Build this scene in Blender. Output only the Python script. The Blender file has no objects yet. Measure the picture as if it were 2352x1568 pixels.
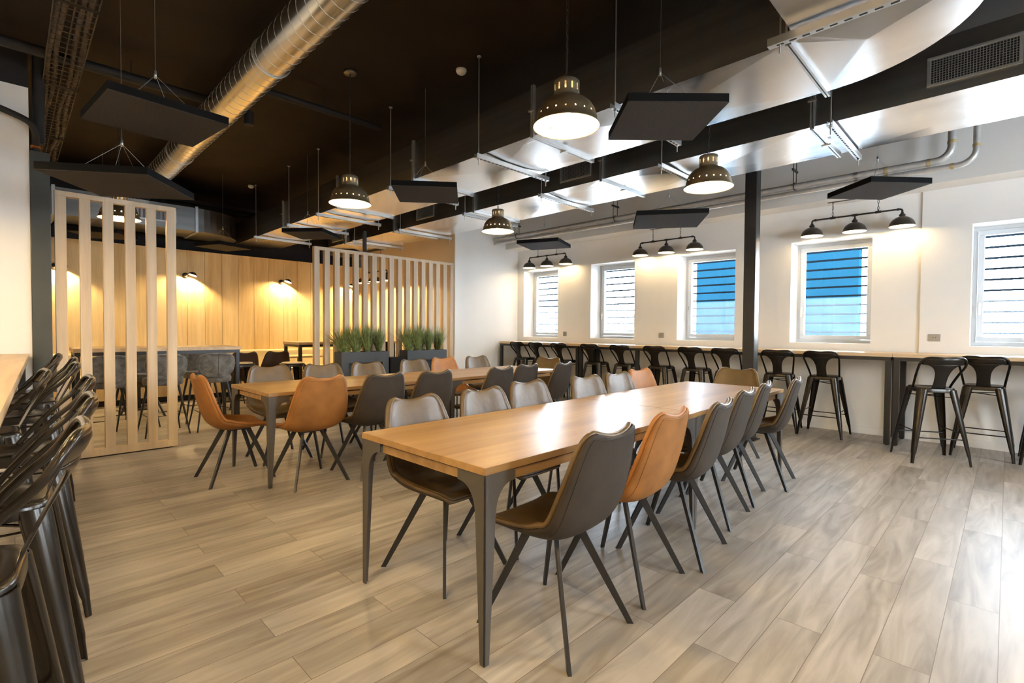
import bpy, math, random
from mathutils import Vector, Matrix
random.seed(7)
PI = math.pi
S = bpy.context.scene
COL = S.collection

# ------------------------------------------------------------------ camera, sky, exposure
F_PX, YAW, PITCH, ROLL, CAM_H = 1144.65, math.radians(45.138), math.radians(1.3856), math.radians(0.38535), 1.30
cam = bpy.data.cameras.new('camera'); camo = bpy.data.objects.new('camera', cam); COL.objects.link(camo)
fw = Vector((math.sin(YAW)*math.cos(PITCH), math.cos(YAW)*math.cos(PITCH), -math.sin(PITCH)))
r0 = Vector((math.cos(YAW), -math.sin(YAW), 0)); u0 = r0.cross(fw)
rt = r0*math.cos(ROLL)+u0*math.sin(ROLL); up = -r0*math.sin(ROLL)+u0*math.cos(ROLL)
m = Matrix((rt, up, -fw)).transposed().to_4x4(); m.translation = Vector((0, 0, CAM_H)); camo.matrix_world = m
cam.sensor_width = 36.0; cam.lens = F_PX/2352*36.0; cam.clip_start = 0.05; cam.clip_end = 200
S.camera = camo
S.view_settings.view_transform = 'Standard'; S.view_settings.look = 'None'
S.view_settings.exposure = 1.42; S.view_settings.gamma = 1.0; S.view_settings.use_curve_mapping = False
W = bpy.data.worlds.new('sky'); S.world = W; W.use_nodes = True
bg = W.node_tree.nodes['Background']; bg.inputs[0].default_value = (0.72, 0.86, 1.0, 1); bg.inputs[1].default_value = 18.0
LAMP_COL = (1.0, 0.70, 0.33)
P_PENDANT, P_TRIPLE, P_SCONCE, P_LEFT_ADDED = 86.0, 3.0, 36.0, 240.0

def area_sky(name, loc, sx, sy):
    """daylight portal just outside the window openings (guides sampling of the sky only)"""
    L = bpy.data.lights.new(name, 'AREA'); L.shape = 'RECTANGLE'; L.size = sx; L.size_y = sy
    L.cycles.is_portal = True
    o = bpy.data.objects.new(name, L); COL.objects.link(o); o.location = loc; o.rotation_euler = (0, PI/2, 0)
    return o

# ------------------------------------------------------------------ materials
def nt(name):
    M = bpy.data.materials.new(name); M.use_nodes = True
    return M, M.node_tree.nodes, M.node_tree.links, M.node_tree.nodes['Principled BSDF']
def setb(b, **k):
    for a, v in k.items():
        b.inputs[a.replace('_', ' ')].default_value = v
def c4(c): return (c[0], c[1], c[2], 1)
def mat(name, col, rough=0.5, metal=0.0, var=0.06, scale=6.0, stretch=(1, 1, 1), bump=0.0, spec=0.5, col2=None, detail=4, rvar=0.0, sheen=0.0):
    M, N, L, b = nt(name)
    tc = N.new('ShaderNodeTexCoord'); mp = N.new('ShaderNodeMapping'); mp.inputs['Scale'].default_value = stretch
    no = N.new('ShaderNodeTexNoise'); no.inputs['Scale'].default_value = scale; no.inputs['Detail'].default_value = detail
    L.new(tc.outputs['Object'], mp.inputs[0]); L.new(mp.outputs[0], no.inputs['Vector'])
    rp = N.new('ShaderNodeValToRGB'); rp.color_ramp.elements[0].position = 0.3; rp.color_ramp.elements[1].position = 0.7
    a = col2 if col2 else tuple(x*(1-var) for x in col)
    bb = col if col2 else tuple(min(1, x*(1+var)) for x in col)
    rp.color_ramp.elements[0].color = c4(a); rp.color_ramp.elements[1].color = c4(bb)
    L.new(no.outputs['Fac'], rp.inputs[0]); L.new(rp.outputs[0], b.inputs['Base Color'])
    setb(b, Roughness=rough, Metallic=metal); b.inputs['Specular IOR Level'].default_value = spec
    if sheen: b.inputs['Sheen Weight'].default_value = sheen
    if rvar:
        mr = N.new('ShaderNodeMapRange'); mr.inputs['To Min'].default_value = max(0, rough-rvar); mr.inputs['To Max'].default_value = rough+rvar
        L.new(no.outputs['Fac'], mr.inputs['Value']); L.new(mr.outputs[0], b.inputs['Roughness'])
    if bump:
        bu = N.new('ShaderNodeBump'); bu.inputs['Strength'].default_value = bump; bu.inputs['Distance'].default_value = 0.01
        L.new(no.outputs['Fac'], bu.inputs['Height']); L.new(bu.outputs[0], b.inputs['Normal'])
    return M
def wood(name, c1, c2, axis, rough=0.45, plank=None, freq=1.0, spec=0.4):
    """grain running along axis; plank=(axis index, width) gives every board its own tone"""
    M, N, L, b = nt(name)
    tc = N.new('ShaderNodeTexCoord'); mp = N.new('ShaderNodeMapping')
    s = [9*freq, 9*freq, 9*freq]; s[axis] = 0.55*freq; mp.inputs['Scale'].default_value = s
    L.new(tc.outputs['Object'], mp.inputs[0])
    no = N.new('ShaderNodeTexNoise'); no.inputs['Scale'].default_value = 1.0; no.inputs['Detail'].default_value = 6; no.inputs['Distortion'].default_value = 0.9
    L.new(mp.outputs[0], no.inputs['Vector'])
    n2 = N.new('ShaderNodeTexNoise'); n2.inputs['Scale'].default_value = 7.0; n2.inputs['Detail'].default_value = 3
    L.new(mp.outputs[0], n2.inputs['Vector'])
    ad = N.new('ShaderNodeMath'); ad.operation = 'MULTIPLY_ADD'; ad.inputs[1].default_value = 0.35
    L.new(n2.outputs['Fac'], ad.inputs[0]); L.new(no.outputs['Fac'], ad.inputs[2])
    last = ad.outputs[0]
    if plank:
        sp = N.new('ShaderNodeSeparateXYZ'); L.new(tc.outputs['Object'], sp.inputs[0])
        d = N.new('ShaderNodeMath'); d.operation = 'DIVIDE'; d.inputs[1].default_value = plank[1]; L.new(sp.outputs[plank[0]], d.inputs[0])
        fl = N.new('ShaderNodeMath'); fl.operation = 'FLOOR'; L.new(d.outputs[0], fl.inputs[0])
        wn = N.new('ShaderNodeTexWhiteNoise'); wn.noise_dimensions = '1D'; L.new(fl.outputs[0], wn.inputs['W'])
        m2 = N.new('ShaderNodeMath'); m2.operation = 'MULTIPLY_ADD'; m2.inputs[1].default_value = 0.22
        L.new(wn.outputs['Value'], m2.inputs[0]); L.new(last, m2.inputs[2]); last = m2.outputs[0]
    rp = N.new('ShaderNodeValToRGB'); e = rp.color_ramp.elements
    e[0].position = 0.45; e[1].position = 0.95 if plank else 0.85; e[0].color = c4(c1); e[1].color = c4(c2)
    L.new(last, rp.inputs[0]); L.new(rp.outputs[0], b.inputs['Base Color'])
    setb(b, Roughness=rough); b.inputs['Specular IOR Level'].default_value = spec
    return M
def floor_mat():
    M, N, L, b = nt('vinyl_oak_floor')
    tc = N.new('ShaderNodeTexCoord')
    br = N.new('ShaderNodeTexBrick'); br.offset = 0.37; br.offset_frequency = 2; br.squash = 1
    for k, v in dict(Scale=1.0, Bias=0.0).items(): br.inputs[k].default_value = v
    br.inputs['Mortar Size'].default_value = 0.0016; br.inputs['Mortar Smooth'].default_value = 0.3
    br.inputs['Brick Width'].default_value = 1.22; br.inputs['Row Height'].default_value = 0.18
    br.inputs['Color1'].default_value = (0, 0, 0, 1); br.inputs['Color2'].default_value = (1, 1, 1, 1); br.inputs['Mortar'].default_value = (0.5, 0.5, 0.5, 1)
    L.new(tc.outputs['Object'], br.inputs['Vector'])
    mp = N.new('ShaderNodeMapping'); mp.inputs['Scale'].default_value = (1.6, 13, 1)
    L.new(tc.outputs['Object'], mp.inputs[0])
    ad = N.new('ShaderNodeVectorMath'); ad.operation = 'ADD'
    sc = N.new('ShaderNodeVectorMath'); sc.operation = 'SCALE'; sc.inputs['Scale'].default_value = 17.0
    L.new(br.outputs['Color'], sc.inputs[0]); L.new(mp.outputs[0], ad.inputs[0]); L.new(sc.outputs[0], ad.inputs[1])
    no = N.new('ShaderNodeTexNoise'); no.inputs['Scale'].default_value = 1.0; no.inputs['Detail'].default_value = 7; no.inputs['Distortion'].default_value = 1.2
    L.new(ad.outputs[0], no.inputs['Vector'])
    n2 = N.new('ShaderNodeTexNoise'); n2.inputs['Scale'].default_value = 0.22; n2.inputs['Detail'].default_value = 2
    L.new(ad.outputs[0], n2.inputs['Vector'])
    r1 = N.new('ShaderNodeValToRGB'); e = r1.color_ramp.elements
    e[0].position = 0.28; e[1].position = 0.72; e[0].color = (0.195, 0.160, 0.125, 1); e[1].color = (0.60, 0.555, 0.500, 1)
    mx = N.new('ShaderNodeMath'); mx.operation = 'MULTIPLY_ADD'; mx.inputs[1].default_value = 0.6
    md = N.new('ShaderNodeMath'); md.operation = 'MULTIPLY_ADD'; md.inputs[1].default_value = 0.5; md.inputs[2].default_value = -0.03
    L.new(n2.outputs['Fac'], md.inputs[0]); L.new(no.outputs['Fac'], mx.inputs[0]); L.new(md.outputs[0], mx.inputs[2])
    L.new(mx.outputs[0], r1.inputs[0])
    tint = N.new('ShaderNodeMix'); tint.data_type = 'RGBA'; tint.blend_type = 'MULTIPLY'; tint.inputs[0].default_value = 1.0
    r2 = N.new('ShaderNodeValToRGB'); r2.color_ramp.elements[0].color = (0.80, 0.80, 0.80, 1); r2.color_ramp.elements[1].color = (1, 1, 1, 1)
    L.new(br.outputs['Color'], r2.inputs[0]); L.new(r1.outputs[0], tint.inputs[6]); L.new(r2.outputs[0], tint.inputs[7])
    dk = N.new('ShaderNodeMix'); dk.data_type = 'RGBA'; dk.inputs[7].default_value = (0.16, 0.12, 0.09, 1)
    L.new(br.outputs['Fac'], dk.inputs[0]); L.new(tint.outputs[2], dk.inputs[6]); L.new(dk.outputs[2], b.inputs['Base Color'])
    setb(b, Roughness=0.42); b.inputs['Specular IOR Level'].default_value = 0.45
    bu = N.new('ShaderNodeBump'); bu.inputs['Strength'].default_value = 0.12; bu.inputs['Distance'].default_value = 0.004
    L.new(no.outputs['Fac'], bu.inputs['Height']); L.new(bu.outputs[0], b.inputs['Normal'])
    return M
def glow(name, col, st):
    M, N, L, b = nt(name); setb(b, Base_Color=c4(col), Roughness=0.4)
    b.inputs['Emission Color'].default_value = c4(col); b.inputs['Emission Strength'].default_value = st
    no = N.new('ShaderNodeTexNoise'); no.inputs['Scale'].default_value = 2
    return M
def glass(name, frost=False):
    M, N, L, b = nt(name)
    out = N['Material Output']; tr = N.new('ShaderNodeBsdfTransparent'); mx = N.new('ShaderNodeMixShader')
    if frost:
        df = N.new('ShaderNodeBsdfTranslucent'); df.inputs[0].default_value = (0.86, 0.92, 0.96, 1)
        nz = N.new('ShaderNodeTexNoise'); nz.inputs['Scale'].default_value = 2.0
        rg = N.new('ShaderNodeMapRange'); rg.inputs['To Min'].default_value = 0.035; rg.inputs['To Max'].default_value = 0.055
        L.new(nz.outputs['Fac'], rg.inputs['Value']); L.new(rg.outputs[0], mx.inputs[0]); L.new(df.outputs[0], mx.inputs[2])
    else:
        gl = N.new('ShaderNodeBsdfGlossy'); gl.inputs['Roughness'].default_value = 0.02
        fr = N.new('ShaderNodeFresnel'); fr.inputs[0].default_value = 1.25
        L.new(fr.outputs[0], mx.inputs[0]); L.new(gl.outputs[0], mx.inputs[2])
    L.new(tr.outputs[0], mx.inputs[1]); L.new(mx.outputs[0], out.inputs[0])
    return M
FLOOR = floor_mat()
WHITE = mat('white_plaster', (0.87, 0.855, 0.83), 0.7, var=0.015, scale=3, bump=0.02)
SOFFIT = mat('soffit_plaster', (0.80, 0.775, 0.74), 0.75, var=0.02, scale=3)
BEIGE = mat('beige_plaster', (0.82, 0.68, 0.50), 0.75, var=0.02, scale=2)
CEIL = mat('black_painted_slab', (0.020, 0.0135, 0.0075), 0.7, var=0.25, scale=2.2, bump=0.1, spec=0.2)
BLACKW = mat('black_paint', (0.012, 0.011, 0.011), 0.7, var=0.1)
GREENBLK = mat('dark_green_grey_column', (0.050, 0.055, 0.050), 0.35, var=0.08)
STEEL = mat('black_powder_steel', (0.022, 0.021, 0.021), 0.38, var=0.15, scale=9)
STEELG = mat('anthracite_steel', (0.030, 0.029, 0.028), 0.33, var=0.15, scale=5, spec=0.7)
LEGM = mat('anthracite_table_leg', (0.085, 0.075, 0.066), 0.42, var=0.06, scale=4)
STOOLM = mat('gunmetal_lacquer', (0.034, 0.029, 0.024), 0.24, metal=0.75, var=0.25, scale=5, rvar=0.06)
STOOLC = mat('black_gloss_lacquer', (0.042, 0.035, 0.028), 0.22, metal=0.6, var=0.2, scale=5, rvar=0.05)
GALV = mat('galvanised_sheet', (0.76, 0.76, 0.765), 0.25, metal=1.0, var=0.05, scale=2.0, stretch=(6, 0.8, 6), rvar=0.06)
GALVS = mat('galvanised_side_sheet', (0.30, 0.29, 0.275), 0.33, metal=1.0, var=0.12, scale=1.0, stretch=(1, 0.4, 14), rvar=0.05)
ROUND = mat('spiral_duct_sheet', (0.86, 0.82, 0.72), 0.24, metal=1.0, var=0.04, scale=5, rvar=0.05)
ZINC = mat('zinc_channel', (0.62, 0.63, 0.63), 0.38, metal=0.9, var=0.06, scale=8)
SLOT = mat('slot_shadow', (0.02, 0.02, 0.02), 0.8)
LAGG = mat('foil_pipe_lagging', (0.58, 0.56, 0.53), 0.40, metal=0.35, var=0.12, scale=14, bump=0.3)
TAPE = mat('lagging_tape', (0.55, 0.42, 0.22), 0.5, metal=0.3, var=0.3, scale=30)
BRONZE = mat('aged_bronze', (0.21, 0.155, 0.085), 0.46, metal=0.6, var=0.15, scale=8)
BRONZEL = mat('brushed_bronze_neck', (0.34, 0.28, 0.19), 0.36, metal=0.8, var=0.1, scale=8)
CREAM = mat('cream_enamel', (0.84, 0.76, 0.58), 0.45, var=0.03)
PIPEM = mat('black_iron_pipe', (0.035, 0.028, 0.024), 0.42, metal=0.4, var=0.2, scale=12)
SHADEM = mat('dark_pewter_shade', (0.085, 0.072, 0.060), 0.38, metal=0.6, var=0.1, scale=8)
FELT = mat('charcoal_acoustic_felt', (0.052, 0.047, 0.044), 0.95, var=0.25, scale=60, stretch=(1, 4, 1), spec=0.1)
FELTE = mat('black_felt_edge', (0.010, 0.010, 0.010), 0.95, spec=0.1)
OAKT = wood('honey_oak_top', (0.28, 0.155, 0.055), (0.44, 0.270, 0.115), 0, 0.34, freq=0.8, spec=0.5)
OAKB = wood('light_oak_bar_top', (0.55, 0.38, 0.22), (0.72, 0.54, 0.35), 1, 0.38, freq=0.8)
SLATW = wood('pale_pine_batten', (0.56, 0.43, 0.30), (0.70, 0.57, 0.42), 2, 0.55)
WALLW = wood('spruce_boarding', (0.64, 0.44, 0.19), (0.85, 0.67, 0.38), 2, 0.55, plank=(0, 0.29))
BENCHW = wood('bench_wood', (0.62, 0.45, 0.25), (0.78, 0.62, 0.40), 0, 0.5)
LEA = mat('taupe_leather', (0.115, 0.070, 0.025), 0.32, spec=0.5, var=0.18, scale=14, bump=0.25, rvar=0.06, detail=8)
LEAB = mat('taupe_leather_back', (0.046, 0.035, 0.026), 0.6, spec=0.25, var=0.15, scale=9, bump=0.1)
TAN = mat('cognac_leather', (0.38, 0.158, 0.042), 0.45, spec=0.35, var=0.15, scale=10, bump=0.15, rvar=0.05)
TANB = mat('cognac_suede_back', (0.30, 0.128, 0.034), 0.65, spec=0.25, var=0.2, scale=7, bump=0.1)
DARKL = mat('dark_brown_leather', (0.055, 0.030, 0.018), 0.5, var=0.2, scale=9)
VELV = mat('mottled_grey_velvet', (0.20, 0.195, 0.185), 0.8, scale=16, col2=(0.075, 0.070, 0.064), detail=6, sheen=0.3)
CREAMF = mat('cream_upholstery', (0.74, 0.64, 0.42), 0.75, var=0.04)
PLANTER = mat('anthracite_planter', (0.058, 0.064, 0.074), 0.5, var=0.06)
GRASS = mat('fresh_green_blades', (0.21, 0.26, 0.085), 0.6, var=0.5, scale=18)
SOIL = mat('potting_soil', (0.05, 0.035, 0.02), 0.95, var=0.3, scale=60)
PVC = mat('white_pvc_frame', (0.60, 0.62, 0.64), 0.35, var=0.01)
PLASTIC = mat('white_plastic', (0.80, 0.76, 0.70), 0.45, var=0.02)
GREYP = mat('grey_plastic', (0.36, 0.34, 0.30), 0.45, var=0.03)
LOUV = mat('grey_louvre', (0.006, 0.009, 0.012), 0.9, spec=0.0, var=0.05)
BLUE = mat('blue_cladding', (0.0036, 0.0185, 0.0310), 0.9, spec=0.0, var=0.05, scale=2)
CONC = mat('pale_concrete', (0.55, 0.55, 0.54), 0.8, var=0.08)
GREYB = mat('grey_cladding', (0.10, 0.12, 0.16), 0.7, var=0.05)
DARKTRAY = mat('dark_cable_sheath', (0.05, 0.032, 0.018), 0.6, var=0.5, scale=20)
COPPER = mat('orange_copper', (0.60, 0.20, 0.06), 0.4, metal=0.8, var=0.1)
GLOSSB = mat('gloss_black_panel', (0.02, 0.02, 0.022), 0.12, var=0.1)
BULB = glow('lit_bulb', (1.0, 0.80, 0.48), 60.0)
BULBS = glow('lit_small_bulb', (1.0, 0.82, 0.55), 45.0)
BULBL = glow('dim_bulb', (1.0, 0.85, 0.6), 6.0)
GLASS = glass('clear_pane'); FROST = glass('frosted_film', True)

# ------------------------------------------------------------------ mesh builder
class MB:
    def __init__(s): s.v = []; s.f = []; s.sm = []
    def add(s, vs, fs, smooth=False):
        n = len(s.v); s.v += [tuple(p) for p in vs]
        for f in fs: s.f.append(tuple(i+n for i in f)); s.sm.append(smooth)
        return s
    def box(s, a, b, M=None):
        x0, y0, z0 = a; x1, y1, z1 = b
        vs = [Vector(p) for p in ((x0,y0,z0),(x1,y0,z0),(x1,y1,z0),(x0,y1,z0),(x0,y0,z1),(x1,y0,z1),(x1,y1,z1),(x0,y1,z1))]
        if M: vs = [M @ p for p in vs]
        return s.add(vs, [(0,3,2,1),(4,5,6,7),(0,1,5,4),(1,2,6,5),(2,3,7,6),(3,0,4,7)])
    def prism(s, poly, z0, z1, M=None):
        n = len(poly); vs = [Vector((p[0], p[1], z0)) for p in poly]+[Vector((p[0], p[1], z1)) for p in poly]
        if M: vs = [M @ p for p in vs]
        return s.add(vs, [tuple(range(n))[::-1], tuple(range(n, 2*n))]+[(i, (i+1) % n, n+(i+1) % n, n+i) for i in range(n)])
    def loft(s, rings, closed=True, cap=True, smooth=True):
        n = len(rings[0]); vs = [p for r in rings for p in r]; fs = []
        for k in range(len(rings)-1):
            for i in range(n if closed else n-1):
                j = (i+1) % n; fs.append((k*n+i, k*n+j, (k+1)*n+j, (k+1)*n+i))
        s.add(vs, fs, smooth)
        if cap and closed:
            s.add(rings[0], [tuple(range(n))[::-1]]); s.add(rings[-1], [tuple(range(n))])
        return s
    def tube(s, pts, r, n=8, closed=False, cap=True):
        P = [Vector(p) for p in pts]; m = len(P); rings = []; prev = None
        for i in range(m):
            if closed: t = P[(i+1) % m]-P[i-1]
            else: t = P[min(i+1, m-1)]-P[max(i-1, 0)]
            t.normalize()
            if prev is None:
                a = Vector((0, 0, 1)) if abs(t.z) < 0.9 else Vector((1, 0, 0)); prev = t.cross(a).normalized()
            prev = (prev-t*prev.dot(t)).normalized(); b = t.cross(prev)
            rr = r[i] if isinstance(r, (list, tuple)) else r
            rings.append([P[i]+(prev*math.cos(2*PI*k/n)+b*math.sin(2*PI*k/n))*rr for k in range(n)])
        if closed: rings.append(rings[0]); return s.loft(rings, cap=False)
        return s.loft(rings, cap=cap)
    def lathe(s, prof, c=(0, 0, 0), n=32, skip=None, M=None):
        rings = []
        for (r, z) in prof:
            ring = [Vector((c[0]+r*math.cos(2*PI*k/n), c[1]+r*math.sin(2*PI*k/n), c[2]+z)) for k in range(n)]
            if M: ring = [M @ p for p in ring]
            rings.append(ring)
        vs = [p for r in rings for p in r]; fs = []
        for k in range(len(rings)-1):
            for i in range(n):
                if skip and skip(k, i): continue
                j = (i+1) % n; fs.append((k*n+i, k*n+j, (k+1)*n+j, (k+1)*n+i))
        return s.add(vs, fs, True)
    def grid(s, fn, nu, nv, smooth=True):
        vs = [fn(u/(nu-1), v/(nv-1)) for v in range(nv) for u in range(nu)]
        return s.add(vs, [(v*nu+u, v*nu+u+1, (v+1)*nu+u+1, (v+1)*nu+u) for v in range(nv-1) for u in range(nu-1)], smooth)
    def build(s, name, m, parent=None, bevel=0, solid=0, off=-1):
        me = bpy.data.meshes.new(name); me.from_pydata(s.v, [], s.f); me.polygons.foreach_set('use_smooth', s.sm)
        me.materials.append(m); me.update()
        o = bpy.data.objects.new(name, me); COL.objects.link(o)
        if parent: o.parent = parent
        if solid: q = o.modifiers.new('thickness', 'SOLIDIFY'); q.thickness = solid; q.offset = off
        if bevel: q = o.modifiers.new('edge', 'BEVEL'); q.width = bevel; q.segments = 2; q.limit_method = 'ANGLE'; q.angle_limit = 0.9
        return o
def tag(o, label=None, cat=None, group=None, kind=None):
    if label: o['label'] = label
    if cat: o['category'] = cat
    if group: o['group'] = group
    if kind: o['kind'] = kind
    return o
def thing(name, loc=(0, 0, 0), rz=0, label=None, cat=None, group=None, kind=None):
    o = bpy.data.objects.new(name, None); COL.objects.link(o); o.location = loc; o.rotation_euler = (0, 0, rz); o.empty_display_size = 0.1
    return tag(o, label, cat, group, kind)
def dup(o, parent=None):
    c = o.copy(); COL.objects.link(c)
    if parent: c.parent = parent
    for ch in list(o.children): dup(ch, c)
    return c
def place(proto, used, loc, rz, label, group=None):
    o = proto if not used else dup(proto)
    o.location = loc; o.rotation_euler = (0, 0, rz); o['label'] = label
    if group: o['group'] = group
    return o
def struct(o): o['kind'] = 'structure'; return o
def light(parent, loc, power, rad=0.03, col=LAMP_COL, name='bulb_light'):
    L = bpy.data.lights.new(name, 'POINT'); L.energy = power; L.color = col; L.shadow_soft_size = rad
    o = bpy.data.objects.new(name, L); COL.objects.link(o); o.parent = parent; o.location = loc
    return o
def smooth_path(pts, k=6):
    P = [Vector(p) for p in pts]; out = []
    for i in range(len(P)-1):
        p0, p1, p2, p3 = P[max(i-1, 0)], P[i], P[i+1], P[min(i+2, len(P)-1)]
        for j in range(k):
            t = j/k
            out.append(0.5*((2*p1)+(p2-p0)*t+(2*p0-5*p1+4*p2-p3)*t*t+(3*p1-p0-3*p2+p3)*t**3))
    out.append(P[-1]); return out

# ------------------------------------------------------------------ setting
ZC = 3.80
struct(MB().box((-3.2, -3.6, -0.12), (8.12, 11.9, 0)).build('floor', FLOOR))
struct(MB().box((-3.2, -3.6, ZC), (8.12, 11.9, ZC+0.15)).build('ceiling', CEIL))
XW, WT = 7.70, 0.42
WINS = [(6.38, 7.32), (4.65, 5.58), (2.93, 3.85), (1.24, 2.17), (-0.60, 0.31), (-2.33, -1.41)]
ZS, ZH = 1.145, 2.53
wr = MB(); ys = [-3.6]
for a, b in sorted(WINS): ys += [a, b]
ys.append(7.9)
for i in range(0, len(ys), 2):
    wr.box((XW, ys[i], 0), (XW+WT, ys[i+1], ZC))
for a, b in WINS:
    wr.box((XW, a, 0), (XW+WT, b, ZS)); wr.box((XW, a, ZH), (XW+WT, b, ZC))
# the wall steps forward slightly to the right of the fourth window
wr.box((XW-0.02, 0.31, 0), (XW, 0.755, 2.97)); wr.box((XW-0.02, -0.60, 0), (XW, 0.31, ZS)); wr.box((XW-0.02, -0.60, ZH), (XW, 0.31, 2.97)); wr.box((XW-0.02, -1.0, 0), (XW, -0.60, 2.97))
struct(wr.build('wall_right', WHITE))
struct(MB().box((7.33, -3.6, 2.97), (XW, 7.5, ZC)).build('trim_1', SOFFIT))
struct(MB().box((5.985, 7.5, 0), (8.12, 11.9, ZC)).build('wall_back', WHITE))
struct(MB().box((5.975, 7.51, 0), (5.985, 11.0, ZC)).build('wall_alcove', BEIGE))
struct(MB().box((XW-0.034, -3.5, 0), (XW-0.0205, 7.49, 0.085)).build('baseboard_right', WHITE))
wf = MB(); x = 0.29*-11
while x < 5.97:
    wf.box((x+0.0025, 10.85, 0), (min(x+0.2875, 5.97), 10.87, 2.73)); x += 0.29
struct(MB().box((-3.2, 10.872, 0), (5.97, 11.4, 2.725)).build('wall_core', BLACKW))
struct(wf.build('wall_far', WALLW))
struct(MB().box((-3.2, 11.4, 0), (5.985, 11.5, ZC)).build('wall_behind_boarding', BLACKW))
fw_ = MB(); ADDED_WINS = [(2.9, 3.85), (4.9, 5.85)]; xs = [-3.2]
for a, b in ADDED_WINS: xs += [a, b]; fw_.box((a, -3.8, 0), (b, -3.6, ZS)); fw_.box((a, -3.8, ZH), (b, -3.6, ZC))
xs.append(8.12)
for i in range(0, len(xs), 2): fw_.box((xs[i], -3.8, 0), (xs[i+1], -3.6, ZC))
struct(fw_.build('wall_front', WHITE))
for i, (a, b) in enumerate(ADDED_WINS):  # two unseen windows added behind the camera to let in more daylight
    w = struct(thing('window_%d' % (i+7), ((a+b)/2, -3.75, ZS))); hw = (b-a)/2; fr = MB()
    for (p, q) in (((-hw, 0, 0), (hw, 0.06, 0.06)), ((-hw, 0, ZH-ZS-0.06), (hw, 0.06, ZH-ZS)), ((-hw, 0, 0.06), (-hw+0.06, 0.06, ZH-ZS-0.06)), ((hw-0.06, 0, 0.06), (hw, 0.06, ZH-ZS-0.06))): fr.box(p, q)
    fr.build('window_frame', PVC, w); MB().box((-hw+0.06, 0.02, 0.06), (hw-0.06, 0.024, ZH-ZS-0.06)).build('pane', GLASS, w)
    pr_ = area_sky('window_portal', ((a+b)/2, -3.83, (ZS+ZH)/2), b-a, ZH-ZS); pr_.rotation_euler = (PI/2, 0, 0)
struct(MB().box((-3.3, -3.6, 0), (-3.2, 11.5, ZC)).build('wall_left', WHITE))
struct(MB().box((-3.2, 6.35, 0), (0.135, 6.55, 3.46)).build('wall_partition', WHITE))
struct(MB().box((-3.2, 6.37, 3.46), (0.135, 6.55, ZC)).build('trim_2', BLACKW))
for i, (a, b) in enumerate(WINS):
    area = None
    w = struct(thing('window_%d' % (i+1), (XW+0.31, (a+b)/2, ZS)))
    h = ZH-ZS; hw = (b-a)/2
    fr = MB()
    for (p, q) in (((0, -hw, 0), (0.07, hw, 0.045)), ((0, -hw, h-0.045), (0.07, hw, h)), ((0, -hw, 0.045), (0.07, -hw+0.04, h-0.045)), ((0, hw-0.04, 0.045), (0.07, hw, h-0.045))): fr.box(p, q)
    fr.build('window_frame', PVC, w, bevel=0.004)
    sa = MB(); t = 0.055; y0, y1, z0, z1 = -hw+0.042, hw-0.042, 0.047, h-0.047
    for (p, q) in (((-0.018, y0, z0), (0.05, y1, z0+t)), ((-0.018, y0, z1-t), (0.05, y1, z1)), ((-0.018, y0, z0+t), (0.05, y0+t, z1-t)), ((-0.018, y1-t, z0+t), (0.05, y1, z1-t))): sa.box(p, q)
    sash = sa.build('sash', PVC, w, bevel=0.005)
    MB().box((0.018, y0+t, z0+t), (0.022, y1-t, z1-t)).build('pane', GLASS, w)
    MB().add([(0.026, y0+t, z0+t), (0.026, y1-t, z0+t), (0.026, y1-t, 0.62), (0.026, y0+t, 0.62)], [(0, 1, 2, 3)]).build('frosted_film', FROST, w)
    if i in (1, 3, 4):
        hd = MB().box((-0.032, y1-0.040, 0.40), (-0.0185, y1-0.014, 0.50)); hd.box((-0.055, y1-0.034, 0.44), (-0.032, y1-0.020, 0.46)); hd.box((-0.062, y1-0.036, 0.36), (-0.048, y1-0.018, 0.46))
        hd.build('handle', PLASTIC, w, bevel=0.003)
    if i == 2: MB().box((-0.024, y1-0.02, 0.5), (-0.0185, y1-0.008, 0.56)).build('hinge', GREYP, w)
    area_sky('window_portal', (XW+WT+0.03, (a+b)/2, (ZS+ZH)/2), h, b-a)

# ------------------------------------------------------------------ outside
tag(struct(MB().box((8.13, -14, -0.4), (40, 30, -0.25)).build('ground_outside', CONC)))
lv = thing('louvre_screen', (8.45, 0, 0), 0, 'grey horizontal louvre blades running outside across all the windows', 'louvre screen')
bl = MB()
for k in range(12):
    z = 1.16+0.131*k
    bl.box((-0.03, -3.0, z-0.011), (0.03, 8.2, z+0.011))
bl.build('blade', LOUV, lv)
ps = MB()
for y in (-3.0, 0.78, 4.25, 8.1): ps.box((0.03, y-0.02, -0.25), (0.06, y+0.02, 2.75))
ps.build('upright', LOUV, lv)
tag(MB().box((12, 2.15, -0.25), (12.3, 5.50, 7)).build('blue_building', BLUE), 'flat blue clad building seen through the third and fourth windows', 'building')
tag(MB().box((14, 11.75, 2.12), (15, 13.2, 2.47)).build('grey_canopy', GREYB), 'grey canopy band seen outside through the leftmost window', 'canopy')
tag(MB().box((14.2, 11.75, -0.25), (14.4, 11.9, 2.12)).build('canopy_post', GREYB), 'grey post holding the canopy outside the leftmost window', 'post')

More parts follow.
